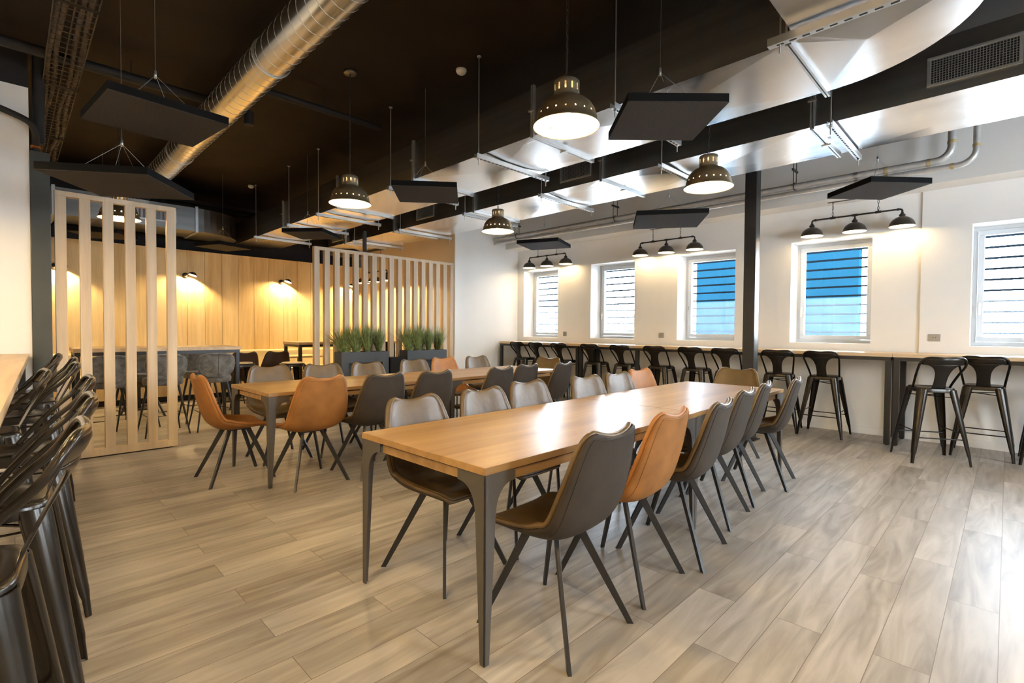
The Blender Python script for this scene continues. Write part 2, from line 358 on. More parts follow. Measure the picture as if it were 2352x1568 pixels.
# ------------------------------------------------------------------ columns and overhead services
st = thing('steel_column', (6.25, 2.19, 0), 0, 'black steel column standing between the near table and the window bar', 'column')
c = MB().box((-0.07, -0.066, 0.012), (-0.052, 0.066, ZC)); c.box((0.052, -0.066, 0.012), (0.07, 0.066, ZC)); c.box((-0.052, -0.066, 0.012), (0.052, 0.066, ZC))
c.build('shaft', STEEL, st, bevel=0.004); MB().box((-0.1, -0.1, 0), (0.1, 0.1, 0.012)).build('base_plate', STEEL, st)
tag(MB().box((0.137, 6.33, 0), (0.272, 6.50, 2.90)).build('dark_pillar', GREENBLK, bevel=0.004), 'dark grey green pillar at the end of the white wall beside the left slat screen', 'pillar')
tag(MB().box((4.175, 7.66, 0.0), (4.225, 7.71, 2.93)).build('thin_post', STEEL), 'thin black post rising behind the right slat screen to the duct', 'post')

def duct_box(x0, x1, ys, zb, zt, parent, axis='y'):
    """rectangular sheet duct with cross-broken undersides, one section mesh per length"""
    for a, b in zip(ys[:-1], ys[1:]):
        a += 0.004; b -= 0.004
        mb = MB(); xm, ym = (x0+x1)/2, (a+b)/2
        mb.add([(x0, a, zb), (x1, a, zb), (x1, b, zb), (x0, b, zb), (xm, ym, zb-0.018)], [(1, 0, 4), (2, 1, 4), (3, 2, 4), (0, 3, 4)])
        mb.add([(x0, a, zt), (x1, a, zt), (x1, b, zt), (x0, b, zt)], [(0, 1, 2, 3)])
        mb.add([(x0, a, zb), (x1, a, zb), (x0, a, zt), (x1, a, zt)], [(0, 1, 3, 2)]).add([(x0, b, zb), (x1, b, zb), (x0, b, zt), (x1, b, zt)], [(1, 0, 2, 3)])
        mb.build('underside_section', GALV, parent)
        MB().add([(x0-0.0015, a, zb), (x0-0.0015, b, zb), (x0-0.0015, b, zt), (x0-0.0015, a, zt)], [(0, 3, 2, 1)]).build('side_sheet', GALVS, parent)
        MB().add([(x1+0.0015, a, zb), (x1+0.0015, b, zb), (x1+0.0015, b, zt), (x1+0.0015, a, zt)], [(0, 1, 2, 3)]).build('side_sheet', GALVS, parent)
    for y in ys[1:-1]:
        fl = MB()
        for d in (-0.017, 0.003):
            fl.box((x0-0.028, y+d, zb-0.028), (x1+0.028, y+d+0.012, zb)); fl.box((x0-0.028, y+d, zb), (x0-0.002, y+d+0.012, zt+0.02)); fl.box((x1+0.002, y+d, zb), (x1+0.028, y+d+0.012, zt+0.02))
        xm = (x0+x1)/2
        fl.box((xm-0.02, y-0.035, zb-0.04), (xm+0.02, y+0.035, zb-0.028)); fl.box((x0-0.045, y-0.03, zb+0.19), (x0-0.028, y+0.03, zb+0.205))
        fl.build('flange', ZINC, parent)
def grille(x, y0, y1, z0, z1, parent):
    """air grille on a side facing -X"""
    fr = MB(); t = 0.02
    fr.box((x-0.012, y0, z0), (x, y1, z0+t)); fr.box((x-0.012, y0, z1-t), (x, y1, z1)); fr.box((x-0.012, y0, z0+t), (x, y0+t, z1-t)); fr.box((x-0.012, y1-t, z0+t), (x, y1, z1-t))
    g = fr.build('grille_frame', ZINC, parent, bevel=0.002)
    MB().box((x-0.002, y0+t, z0+t), (x-0.001, y1-t, z1-t)).build('grille_void', SLOT, g)
    b = MB(); y = y0+t+0.008
    while y < y1-t:
        b.box((x-0.010, y, z0+t), (x-0.006, y+0.004, z1-t)); y += 0.0155
    z = z0+t+0.012
    while z < z1-t:
        b.box((x-0.0055, y0+t, z), (x-0.0025, y1-t, z+0.003)); z += 0.016
    b.build('grille_blades', ZINC, g)
ZB, ZT = 2.93, 3.32
d1 = thing('supply_duct', (0, 0, 0), 0, 'galvanised rectangular duct with a curved bend, nearer to the round duct', 'duct', 'rectangular air ducts')
duct_box(3.12, 3.93, [0.92, 2.86, 4.62, 6.41, 8.3, 10.75], ZB, ZT, d1)
el = MB(); n = 18; R0, R1, cx, cy = 0.05, 0.86, 3.07, 0.92
ins = [(cx+R0*math.cos(-a*PI/2/n), cy+R0*math.sin(-a*PI/2/n)) for a in range(n+1)]; ous = [(cx+R1*math.cos(-a*PI/2/n), cy+R1*math.sin(-a*PI/2/n)) for a in range(n+1)]
el.add([(p[0], p[1], ZB) for p in ins]+[(p[0], p[1], ZB) for p in ous]+[((cx+0.28), (cy-0.33), ZB-0.018)], [(i, i+1, 2*n+2) for i in range(n)]+[(n+1+i+1, n+1+i, 2*n+2) for i in range(n)]+[(n, 2*n+1, 2*n+2), (n+1, 0, 2*n+2)])
el.build('elbow_underside', GALV, d1)
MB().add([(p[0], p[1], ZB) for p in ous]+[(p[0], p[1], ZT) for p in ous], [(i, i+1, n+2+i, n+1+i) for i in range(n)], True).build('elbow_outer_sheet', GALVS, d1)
MB().add([(p[0], p[1], ZT) for p in ins]+[(p[0], p[1], ZT) for p in ous], [(i, n+1+i, n+2+i, i+1) for i in range(n)]).build('elbow_top', GALV, d1)
fe = MB()
for d in (-0.017, 0.003): fe.box((3.09, 0.91+d, ZB-0.028), (3.96, 0.922+d, ZB)); fe.box((3.092, 0.91+d, ZB), (3.118, 0.922+d, ZT+0.02))
fe.build('flange', ZINC, d1)
MB().box((1.9, 0.06, ZB), (3.06, 0.87, ZT)).build('branch_section', GALV, d1)
d2 = thing('extract_duct', (0, 0, 0), 0, 'galvanised rectangular duct with side grilles, nearer to the windows', 'duct', 'rectangular air ducts')
duct_box(4.53, 5.38, [-1.2, 1.14, 3.15, 5.25, 7.29, 9.0, 9.75], ZB, ZT, d2)
for y0, y1 in ((-0.03, 0.44), (3.29, 3.73), (6.18, 6.64), (9.1, 9.55)): grille(4.5275, y0, y1, 3.00, 3.20, d2)
d3 = thing('rear_duct', (0, 0, 0), 0, 'dark galvanised duct with a rounded bend crossing above the far boarded wall', 'duct', 'rectangular air ducts')
q = MB(); yy0, yy1 = 9.80, 10.6
out = [(-0.6, yy0), (1.35, yy0), (2.25, yy0)]+[(2.25+0.80*math.sin(a*PI/24), 10.60-0.80*math.cos(a*PI/24)) for a in range(1, 13)]+[(3.05, 10.8)]
inn = [(-0.6, yy1), (1.35, yy1), (2.2, yy1), (2.3, 10.8)]
poly = out+inn[::-1]; n = len(poly)
q.add([(p[0], p[1], ZB) for p in poly]+[(p[0], p[1], ZT) for p in poly], [tuple(range(n))[::-1], tuple(range(n, 2*n))]); q.build('underside_section', GALVS, d3)
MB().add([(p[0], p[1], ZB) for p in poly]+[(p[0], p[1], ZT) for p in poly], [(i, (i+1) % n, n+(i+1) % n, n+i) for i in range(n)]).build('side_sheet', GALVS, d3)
fl = MB()
for xx in (2.24, 0.45):
    fl.box((xx-0.02, yy0-0.025, ZB-0.025), (xx+0.02, yy0, ZT+0.02)); fl.box((xx-0.02, yy0, ZB-0.025), (xx+0.02, yy1, ZB))
fl.build('flange', ZINC, d3)
gf = MB().box((1.30, yy0-0.012, 3.02), (1.95, yy0-0.001, 3.22)); g3 = gf.build('grille_frame', ZINC, d3)
MB().box((1.32, yy0-0.014, 3.04), (1.93, yy0-0.0125, 3.20)).build('grille_void', SLOT, g3)
gb = MB()
for k in range(36): gb.box((1.325+0.0168*k, yy0-0.018, 3.04), (1.331+0.0168*k, yy0-0.0145, 3.20))
gb.build('grille_blades', ZINC, g3)

# round spiral duct
rd = thing('spiral_duct', (1.562, 0, 3.55), 0, 'shiny round spiral duct running diagonally across the dark ceiling', 'duct')
R = 0.152
b = MB(); b.tube([(0, y, 0) for y in (-1.5, 2, 5, 8, 10.8)], R, 48); b.build('tube', ROUND, rd)
sp = MB(); pts = []; pitch = 0.135; turns = int(12.1/pitch)
for k in range(turns*20+1):
    a = 2*PI*k/20; pts.append((math.cos(a)*(R+0.001), -1.4+pitch*k/20, math.sin(a)*(R+0.001)))
sp.tube(pts, 0.0026, 5); sp.build('spiral_seam', ZINC, rd)
for y in (1.2, 4.4, 7.6):
    tb = MB().tube([(math.cos(a*PI/12)*(R+0.006), y, math.sin(a*PI/12)*(R+0.006)) for a in range(24)], 0.006, 6, closed=True); tb.tube([(0, y, R), (0, y, ZC-3.553)], 0.005, 6); tb.build('hanger_strap', ZINC, rd)

# trapeze hangers: slotted channel on two threaded rods
def hanger(x0, x1, y, label):
    h = thing('duct_hanger', ((x0+x1)/2, y, 2.872), 0, label, 'duct hanger', 'slotted channel hangers under the ducts')
    hw = (x1-x0)/2
    ch = MB().box((-hw, -0.0205, -0.002), (hw, 0.0205, 0.002)); ch.box((-hw, -0.0205, 0.002), (hw, -0.017, 0.038)); ch.box((-hw, 0.017, 0.002), (hw, 0.0205, 0.038))
    ch.build('channel', ZINC, h)
    sl = MB(); x = -hw+0.05
    while x < hw-0.06:
        sl.box((x, -0.006, -0.0035), (x+0.028, 0.006, -0.0021)); x += 0.05
    sl.build('slots', SLOT, h)
    for s in (-1, 1):
        xx = s*(hw-0.035)
        r = MB().tube([(xx, 0, -0.06), (xx, 0, ZC-2.872)], 0.005, 6); r.lathe([(0, -0.014), (0.012, -0.014), (0.012, -0.004), (0, -0.004)], (xx, 0, 0), 6); r.lathe([(0, ZC-2.872), (0.02, ZC-2.872), (0.02, ZC-2.882), (0, ZC-2.882)], (xx, 0, 0), 10)
        r.build('threaded_rod', ZINC, h)
ords = ['nearest to the camera', 'second from the camera', 'third from the camera', 'fourth from the camera', 'fifth from the camera', 'farthest from the camera']
for k, y in enumerate((2.02, 3.49, 5.0, 6.88, 7.93, 9.4)): hanger(3.02, 4.03, y, 'zinc slotted channel on two rods under the curved-bend duct, '+ords[k])
for k, y in enumerate((1.0, 2.41, 3.96, 5.37, 7.0, 8.52)): hanger(4.42, 5.49, y, 'zinc slotted channel on two rods under the window-side grille duct, '+ords[k])
h = thing('elbow_hanger', (2.99, 0.62, 2.872), PI/2, 'large slotted zinc channel carrying the curved bend at the top right', 'duct hanger')
ch = MB().box((-0.62, -0.0205, -0.002), (0.36, 0.0205, 0.002)); ch.box((-0.62, -0.0205, 0.002), (0.36, -0.017, 0.04)); ch.box((-0.62, 0.017, 0.002), (0.36, 0.0205, 0.04)); ch.build('channel', ZINC, h)
sl = MB()
for k in range(15): sl.box((-0.6+0.063*k, -0.006, -0.0035), (-0.566+0.063*k, 0.006, -0.0021))
sl.build('slots', SLOT, h)
for xx in (-0.58, 0.30): MB().tube([(xx, 0, -0.05), (xx, 0, ZC-2.872)], 0.005, 6).build('threaded_rod', ZINC, h)

# lagged silver pipes along the window wall
def pipe(name, z, ye, label, r, zt):
    p = thing(name, (0, 0, 0), 0, label, 'pipe', 'lagged pipes above the window soffit')
    pts = [(7.0, 7.49, z), (7.0, ye+0.14, z)]+[(7.0, ye+0.14-0.14*math.sin(a*PI/12), z+0.14-0.14*math.cos(a*PI/12)) for a in range(1, 7)]+[(7.0, ye, zt)]
    MB().tube(pts, r, 14).build('lagging', LAGG, p)
    for y in (1.3, 2.4, 4.6, 6.2): MB().tube([(7.0, y-0.02, z), (7.0, y+0.02, z)], r+0.003, 14).build('band', ZINC, p)
    for q0, q1 in (((7.0, ye+0.20, z), (7.0, ye+0.17, z)), ((7.0, ye, z+0.16), (7.0, ye, z+0.19)), ((7.0, 1.0, z), (7.0, 1.03, z))): MB().tube([q0, q1], r+0.003, 14).build('tape', TAPE, p)
pipe('insulated_pipe', 3.125, 0.46, 'thicker silver lagged pipe along the window wall, the upper of two', 0.038, ZC-0.004)
pipe('insulated_pipe', 3.045, 0.27, 'thinner silver lagged pipe along the window wall, the lower of two', 0.03, ZC-0.004)
for k, y in enumerate((1.95, 4.6, 6.85)):
    o = thing('pipe_bracket', (7.0, y, 3.09), 0, 'black pipe hanger on thin rods holding the silver pipes, '+['beside the steel column', 'above the middle square panel', 'nearest the white end wall'][k], 'pipe bracket', 'pipe brackets')
    mb = MB().tube([(-0.06, 0, 0.04), (-0.06, 0, ZC-3.09)], 0.005, 6).tube([(0.06, 0, -0.03), (0.06, 0, ZC-3.09)], 0.005, 6); mb.box((-0.10, -0.01, 0.22), (0.10, 0.01, 0.245)); mb.build('rods', STEEL, o)
    MB().tube([(0.046*math.cos(a*PI/8), 0, 0.035+0.046*math.sin(a*PI/8)) for a in range(16)], 0.006, 5, closed=True).build('clamp', STEEL, o)

# dark pipes, cable tray and small things on the ceiling
for k, (y, z, x0, x1, r) in enumerate(((5.3, 3.66, 1.75, 3.1, 0.035), (5.9, 3.64, -0.2, 1.85, 0.045), (10.6, 3.5, 1.9, 5.2, 0.06))):
    o = thing('ceiling_pipe', (0, y, z), 0, ['black pipe across the ceiling right of the round duct', 'black pipe with a stub crossing behind the round duct', 'long brown pipe over the far boarded wall'][k], 'pipe', 'dark ceiling pipes')
    MB().tube([(x0, 0, 0), (x1, 0, 0)], r, 14).build('run', BLACKW if k < 2 else CEIL, o)
    e = MB(); xx = x1 if k == 1 else x0
    e.tube([(xx, 0, 0.0), (xx, 0, ZC-z)] if k != 1 else [(xx, 0, 0), (xx, 0, -0.14)], r*1.1, 14); e.build('stub', BLACKW, o); MB().tube([((x0+x1)/2, 0, 0), ((x0+x1)/2, 0, ZC-z)], 0.006, 6).build('hanger_rod', BLACKW, o)
ct = thing('cable_tray', (0, 0, 3.6), 0, 'wire cable tray with brown cable bundles along the ceiling at upper left', 'cable tray')
for k, x in enumerate((0.26, 0.30, 0.40, 0.445)):
    pts = [(x+0.012*math.sin(y*3+k), y, 0.012*math.cos(y*4+k)) for y in [2.0+0.25*j for j in range(32)]]
    MB().tube(pts, 0.02, 8).build('cable_bundle', DARKTRAY, ct)
tr = MB()
for x in (0.235, 0.35, 0.475): tr.box((x-0.004, 2, -0.03), (x+0.004, 9.8, -0.022))
for j in range(78): tr.box((0.235, 2+0.1*j, -0.034), (0.475, 2.006+0.1*j, -0.03))
tr.build('wire_basket', DARKTRAY, ct)
for y in (3.0, 4.7, 6.4, 8.2): MB().box((0.22, y, -0.04), (0.49, y+0.03, -0.034)).box((0.225, y, -0.034), (0.232, y+0.03, 0.196)).box((0.478, y, -0.034), (0.485, y+0.03, 0.196)).build('bracket', CEIL, ct)
o = thing('waste_pipe', (0, 0, 0), 0, 'dark lagged pipe bending down onto the dark pillar at upper left', 'pipe')
MB().tube(smooth_path([(-0.9, 6.27, 3.28), (-0.3, 6.27, 3.25), (0.08, 6.27, 3.16), (0.17, 6.29, 3.08), (0.18, 6.40, 2.97), (0.18, 6.41, 2.90)]), 0.028, 12).build('run', BLACKW, o)
MB().tube([(0.18, 6.405, 2.935), (0.18, 6.41, 2.96)], 0.036, 14).build('copper_collar', COPPER, o)
MB().tube([(0.20, 6.42, 2.99), (0.21, 6.42, ZC)], 0.045, 12).build('riser', BLACKW, o)
for k, (x, y) in enumerate(((3.09, 3.79), (3.01, 9.5))):
    o = thing('smoke_detector', (x, y, ZC), 0, ['white round smoke detector on the ceiling right of the round duct', 'white round smoke detector on the ceiling above the far boarded wall'][k], 'smoke detector')
    MB().lathe([(0, 0), (0.05, 0), (0.053, -0.012), (0.05, -0.02)], n=24).build('base', PLASTIC, o)
    MB().lathe([(0.048, -0.02), (0.044, -0.034), (0.03, -0.045), (0, -0.048)], n=24).build('sensor_head', PLASTIC, o)
for k, (x, y) in enumerate(((0.95, 3.6), (0.62, 3.2))):
    o = thing('ceiling_anchor', (x, y, ZC), 0, ['small metal cable anchor on the dark ceiling above the tilted square panel', 'small metal cable anchor nearest the cable tray'][k], 'anchor', 'ceiling anchors')
    MB().lathe([(0, 0), (0.012, 0), (0.012, -0.02), (0.004, -0.025), (0.004, -0.07), (0, -0.07)], n=10).build('bolt', ZINC, o)

# ------------------------------------------------------------------ hanging square acoustic panels (centre, size, yaw, height)
def panel(cx, cy, size, deg, z, label, ax=None):
    p = thing('acoustic_panel', (cx, cy, z), math.radians(deg), label, 'acoustic panel', 'square acoustic panels hung from the ceiling')
    h = size/2
    MB().box((-h, -h, 0), (h, h, 0.004)).build('fabric_face', FELT, p)
    MB().box((-h, -h, 0.004), (h, h, 0.055)).build('edge', FELTE, p, bevel=0.002)
    w = MB(); a = 0.28*size; zt = 0.055+0.26; d_ = (ax-cx) if ax else 0; th = math.radians(deg); ox, oy = d_*math.cos(th), -d_*math.sin(th)
    for sx in (-1, 1):
        for sy in (-1, 1): w.tube([(sx*a, sy*a, 0.055), (ox, oy, zt)], 0.0013, 4)
    w.tube([(ox, oy, zt), (ox, oy, ZC-z-0.004)], 0.0013, 4); w.build('suspension_wire', ZINC, p)
    MB().lathe([(0, zt-0.02), (0.008, zt-0.02), (0.008, zt+0.03), (0, zt+0.03)], (ox, oy, 0), n=8).build('wire_gripper', ZINC, p)
panel(0.715, 4.16, 0.67, 6, 2.70, 'charcoal square panel hanging highest at the left beside the round duct')
panel(0.60, 4.72, 0.69, -36, 2.35, 'large charcoal square panel hanging over the left slat screen')
panel(3.12, 1.68, 0.62, -45, 2.70, 'charcoal square panel hanging nearest, right of the closest pendant lamp', 3.07)
panel(3.09, 4.35, 0.64, -40, 2.70, 'charcoal square panel hanging below the middle of the curved-bend duct', 3.07)
panel(3.12, 7.25, 0.59, -50, 2.65, 'charcoal square panel hanging before the far end of the ducts', 3.06)
panel(5.56, 2.91, 0.78, -56, 2.60, 'charcoal square panel hanging in front of the middle three-shade lamp')
panel(5.86, 5.14, 0.66, -68, 2.60, 'charcoal square panel hanging above the farthest three-shade lamp')
panel(6.11, 0.96, 0.60, -132, 2.70, 'charcoal square panel hanging right of the steel column by the pipes')
panel(2.46, 9.13, 0.57, -68, 2.60, 'charcoal square panel hanging against the far boarded wall')
panel(4.18, 8.35, 0.60, -50, 2.60, 'charcoal square panel mostly hidden behind the right slat screen')
panel(0.95, 9.2, 0.60, -30, 2.60, 'brown lit square panel glimpsed through the left slat screen')

# ------------------------------------------------------------------ lamps
def chain_mesh(mb, x, y, z0, z1, s=0.013, pitch=0.038, wire=0.0022):
    k = 0; z = z0
    while z < z1-0.005:
        pts = []
        for a in range(10):
            t = 2*PI*a/10; u = math.cos(t)*s*0.62; v = math.sin(t)*(pitch*0.62)
            pts.append((x+(u if k % 2 else 0), y+(0 if k % 2 else u), z+pitch/2+v))
        mb.tube(pts, wire, 4, closed=True); z += pitch; k += 1
def make_pendant():
    """origin at rim centre"""
    p = thing('pendant_lamp'); p['category'] = 'pendant lamp'
    N = 120
    prof = [(0.200, 0.0), (0.196, 0.010), (0.184, 0.028), (0.181, 0.050), (0.1785, 0.0595), (0.170, 0.090), (0.150, 0.122), (0.120, 0.148), (0.090, 0.162), (0.078, 0.172)]
    sk = lambda k, i: k == 3 and i % 6 == 0
    MB().lathe(prof, n=N, skip=sk).build('shade', BRONZE, p)
    MB().lathe([(r-0.0025, z) for r, z in prof], n=N, skip=sk).build('shade_lining', CREAM, p)
    MB().tube([(0.1995*math.cos(2*PI*a/60), 0.1995*math.sin(2*PI*a/60), 0) for a in range(60)], 0.0032, 6, closed=True).build('rim', BRONZE, p)
    nk = [(0.078, 0.172), (0.076, 0.182), (0.076, 0.200), (0.076, 0.238), (0.076, 0.262), (0.070, 0.268), (0.012, 0.270), (0.0, 0.270)]
    MB().lathe(nk, n=48, skip=lambda k, i: k == 2 and i % 4 == 0).build('neck', BRONZEL, p)
    MB().lathe([(0.0, 0.20), (0.024, 0.20), (0.024, 0.12), (0.018, 0.115), (0, 0.115)], n=16).build('lamp_holder', STEEL, p)
    MB().lathe([(0, 0.018), (0.016, 0.024), (0.029, 0.045), (0.030, 0.062), (0.022, 0.088), (0.014, 0.112), (0, 0.115)], n=20).build('bulb', BULB, p)
    ch = MB(); chain_mesh(ch, 0, 0, 0.272, 1.255); ch.build('chain', PIPEM, p)
    MB().tube(smooth_path([(0.0, 0.004, 0.27), (0.008, 0.006, 0.5), (-0.006, 0.004, 0.8), (0.006, 0.002, 1.05), (0, 0, 1.26)], 4), 0.0022, 5).build('cord', STEEL, p)
    MB().lathe([(0, 1.255), (0.058, 1.255), (0.060, 1.262), (0.060, 1.28), (0, 1.28)], n=28).build('ceiling_canopy', BRONZEL, p)
    light(p, (0, 0, 0.05), P_PENDANT, 0.032)
    return p
PEND = [(2.37, 1.91, 'perforated dome pendant lamp hanging closest, over the near table'), (4.21, 1.84, 'perforated dome pendant lamp just left of the steel column'),
        (2.36, 4.60, 'perforated dome pendant lamp over the tan-chair end of the rear table'), (4.30, 4.54, 'perforated dome pendant lamp over the window end of the rear table'),
        (0.88, 7.15, 'perforated dome pendant lamp seen through the left slat screen'), (2.37, -0.75, 'perforated dome pendant lamp behind the camera'), (4.25, -0.75, 'perforated dome pendant lamp added out of view by the windows'),  # the two at the camera's back are unseen, added to brighten the room
        (0.44, 1.9, 'perforated dome pendant lamp above the left counter stools, over the camera\'s left'), (-1.5, 1.9, 'perforated dome pendant lamp added beyond the left counter beside the camera'), (-1.5, 4.6, 'perforated dome pendant lamp added beyond the left counter before the partition'), (0.45, -0.75, 'perforated dome pendant lamp added above and behind the camera'), (-1.1, 8.8, 'perforated dome pendant lamp added in the far room beyond the partition'), (-1.5, -0.75, 'perforated dome pendant lamp added in the corner behind the camera')]  # this whole row hangs out of view, added for more warm light
pp = make_pendant()
for i, (x, y, lab) in enumerate(PEND):
    q_ = place(pp, i > 0, (x, y, 2.52), 0.3*i, lab, 'perforated dome pendants')
    if x < 0.5 and (x, y) != (0.44, 1.9):
        for ch_ in q_.children:
            if ch_.type == 'LIGHT': ch_.data = ch_.data.copy(); ch_.data.energy = P_LEFT_ADDED
    if (x, y) == (0.44, 1.9):
        for ch_ in q_.children:
            if ch_.type == 'LIGHT': ch_.data = ch_.data.copy(); ch_.data.energy = 150.0

def make_triple(ext=0.0, power=None):
    """origin at the middle shade's rim centre, bar along Y"""
    p = thing('three_shade_lamp'); p['category'] = 'bar lamp'
    zb = 0.205; Lh = 0.475
    pts = [(0, -Lh, 0.14), (0, -Lh, zb-0.02)]+[(0, -Lh+0.025-0.025*math.cos(a*PI/8), zb-0.025+0.025*math.sin(a*PI/8)) for a in range(1, 5)]
    pts += [(q[0], -q[1], q[2]) for q in pts[::-1]]
    MB().tube(pts, 0.0105, 10).tube([(0, 0, 0.14), (0, 0, zb)], 0.0105, 10).tube([(0, -0.24, zb), (0, -0.24, zb+0.03)], 0.008, 8).tube([(0, 0.24, zb), (0, 0.24, zb+0.03)], 0.008, 8).build('pipe_bar', PIPEM, p)
    ft = MB()
    for y in (-0.24, 0, 0.24): ft.tube([(0, y-0.03, zb), (0, y+0.03, zb)], 0.0155, 10)
    for s in (-1, 1): ft.tube([(0, s*(Lh-0.05), zb), (0, s*(Lh-0.03), zb)], 0.0155, 10)
    ft.build('fitting', PIPEM, p)
    for y in (-Lh, 0, Lh):
        prof = [(0.130, -0.002)]+[(0.127*math.cos(a*PI/22), 0.116*math.sin(a*PI/22)) for a in range(0, 10)]+[(0.02, 0.1155)]
        s = MB().lathe([(r, z) for r, z in prof], (0, y, 0), 40).build('shade', SHADEM, p)
        MB().lathe([(r-0.0025, z-0.001) for r, z in prof], (0, y, 0), 40).build('shade_lining', CREAM, s)
        MB().lathe([(0.022, 0.118), (0.032, 0.122), (0.032, 0.138), (0.02, 0.146), (0.016, 0.16), (0.012, 0.165)], (0, y, 0), 20).build('socket_cap', PIPEM, s)
        MB().lathe([(0, 0.022), (0.02, 0.03), (0.026, 0.05), (0.02, 0.07), (0.012, 0.10), (0, 0.10)], (0, y, 0), 16).build('bulb', BULBS, s)
        light(p, (0, y, 0.03), power or P_TRIPLE, 0.024)
    for y in (-0.24, 0.24):
        ch = MB(); chain_mesh(ch, 0, y, zb+0.028, 0.405+ext, 0.014, 0.04, 0.0026); ch.build('chain', PIPEM, p)
    MB().box((-0.03, -0.30, 0.405+ext), (0.03, 0.30, 0.435+ext)).build('mounting_plate', PIPEM, p, bevel=0.003)
    return p
tp = make_triple()
TR = [(7.515, 1.365, 'black pipe lamp with three dome shades right of the steel column'), (7.515, 3.86, 'black pipe lamp with three dome shades above the second and third windows'),
      (7.515, 6.35, 'black pipe lamp with three dome shades nearest the white end wall')]
for i, (x, y, lab) in enumerate(TR): place(tp, i > 0, (x, y*7.515/7.30*0.997, 1.30+(2.527-1.30)*7.515/7.30), 0, lab, 'three-shade pipe lamps over the window bar')
tpl = make_triple(0.855, 11.0)  # unseen pipe lamps added over the left counter to brighten that side
o = place(tpl, False, (-0.55, 4.6, 2.50), 0, 'added black pipe lamp with three dome shades, unseen over the left counter', 'three-shade pipe lamps over the window bar')
o = place(tpl, True, (-0.55, 2.0, 2.50), 0, 'added black pipe lamp with three dome shades, unseen over the left counter beside the camera', 'three-shade pipe lamps over the window bar')
for k in (3, 4): pass
o = place(make_triple(0.222, 26.0), False, (5.34, 9.35, 2.27), 0, 'black pipe lamp with three dome shades behind the right slat screen', 'three-shade pipe lamps over the window bar')
o2 = place(tp, True, (7.515, -1.4, 2.565), 0, 'added black pipe lamp with three dome shades, out of view right of the fifth window', 'three-shade pipe lamps over the window bar')  # unseen extra lamp added further along the window wall for brightness

def make_sconce():
    p = thing('wall_lamp'); p['category'] = 'wall lamp'
    Mx = Matrix.Rotation(PI/2, 4, 'X')
    MB().lathe([(0, 0), (0.05, 0), (0.05, 0.02), (0.03, 0.03), (0, 0.03)], n=24, M=Mx).build('wall_plate', PIPEM, p)
    MB().tube(smooth_path([(0, -0.02, 0), (0.02, -0.09, 0.015), (0.05, -0.13, 0.045)], 4), 0.012, 8).build('arm', PIPEM, p)
    Ms = Matrix.Translation((0.085, -0.15, 0.0)) @ Matrix.Rotation(math.radians(20), 4, 'Y')
    pr = [(0.065, 0), (0.062, 0.02), (0.05, 0.042), (0.028, 0.058), (0, 0.063)]
    sh = MB().lathe(pr, n=28, M=Ms).build('shade', PIPEM, p)
    MB().lathe([(r*0.97, z*0.96) for r, z in pr], n=28, M=Ms).build('shade_lining', CREAM, sh)
    MB().lathe([(0, 0.040), (0.010, 0.043), (0.010, 0.050), (0, 0.056)], n=14, M=Ms).build('bulb', BULBL, sh)
    light(p, (0.078, -0.15, 0.036), P_SCONCE, 0.014)
    return p
sc = make_sconce()
for i, (x, lab) in enumerate(((2.29, 'black dome wall lamp on the boarded wall just right of the left slat screen'), (4.01, 'black dome wall lamp on the boarded wall left of the right slat screen'), (0.50, 'black dome wall lamp glaring at the far left of the boarded wall'), (5.45, 'black dome wall lamp on the boarded wall behind the right slat screen'))):
    place(sc, i > 0, (x, 10.849, 2.26), PI if i == 2 else 0, lab, 'wall lamps on the boarded wall')
    if i == 2: bpy.context.view_layer.update()
sc3 = [o for o in COL.objects if o.name.startswith('wall_lamp') and abs(o.location.x-0.50) < 0.01][0]; sc3.rotation_euler = (0, 0, 0)

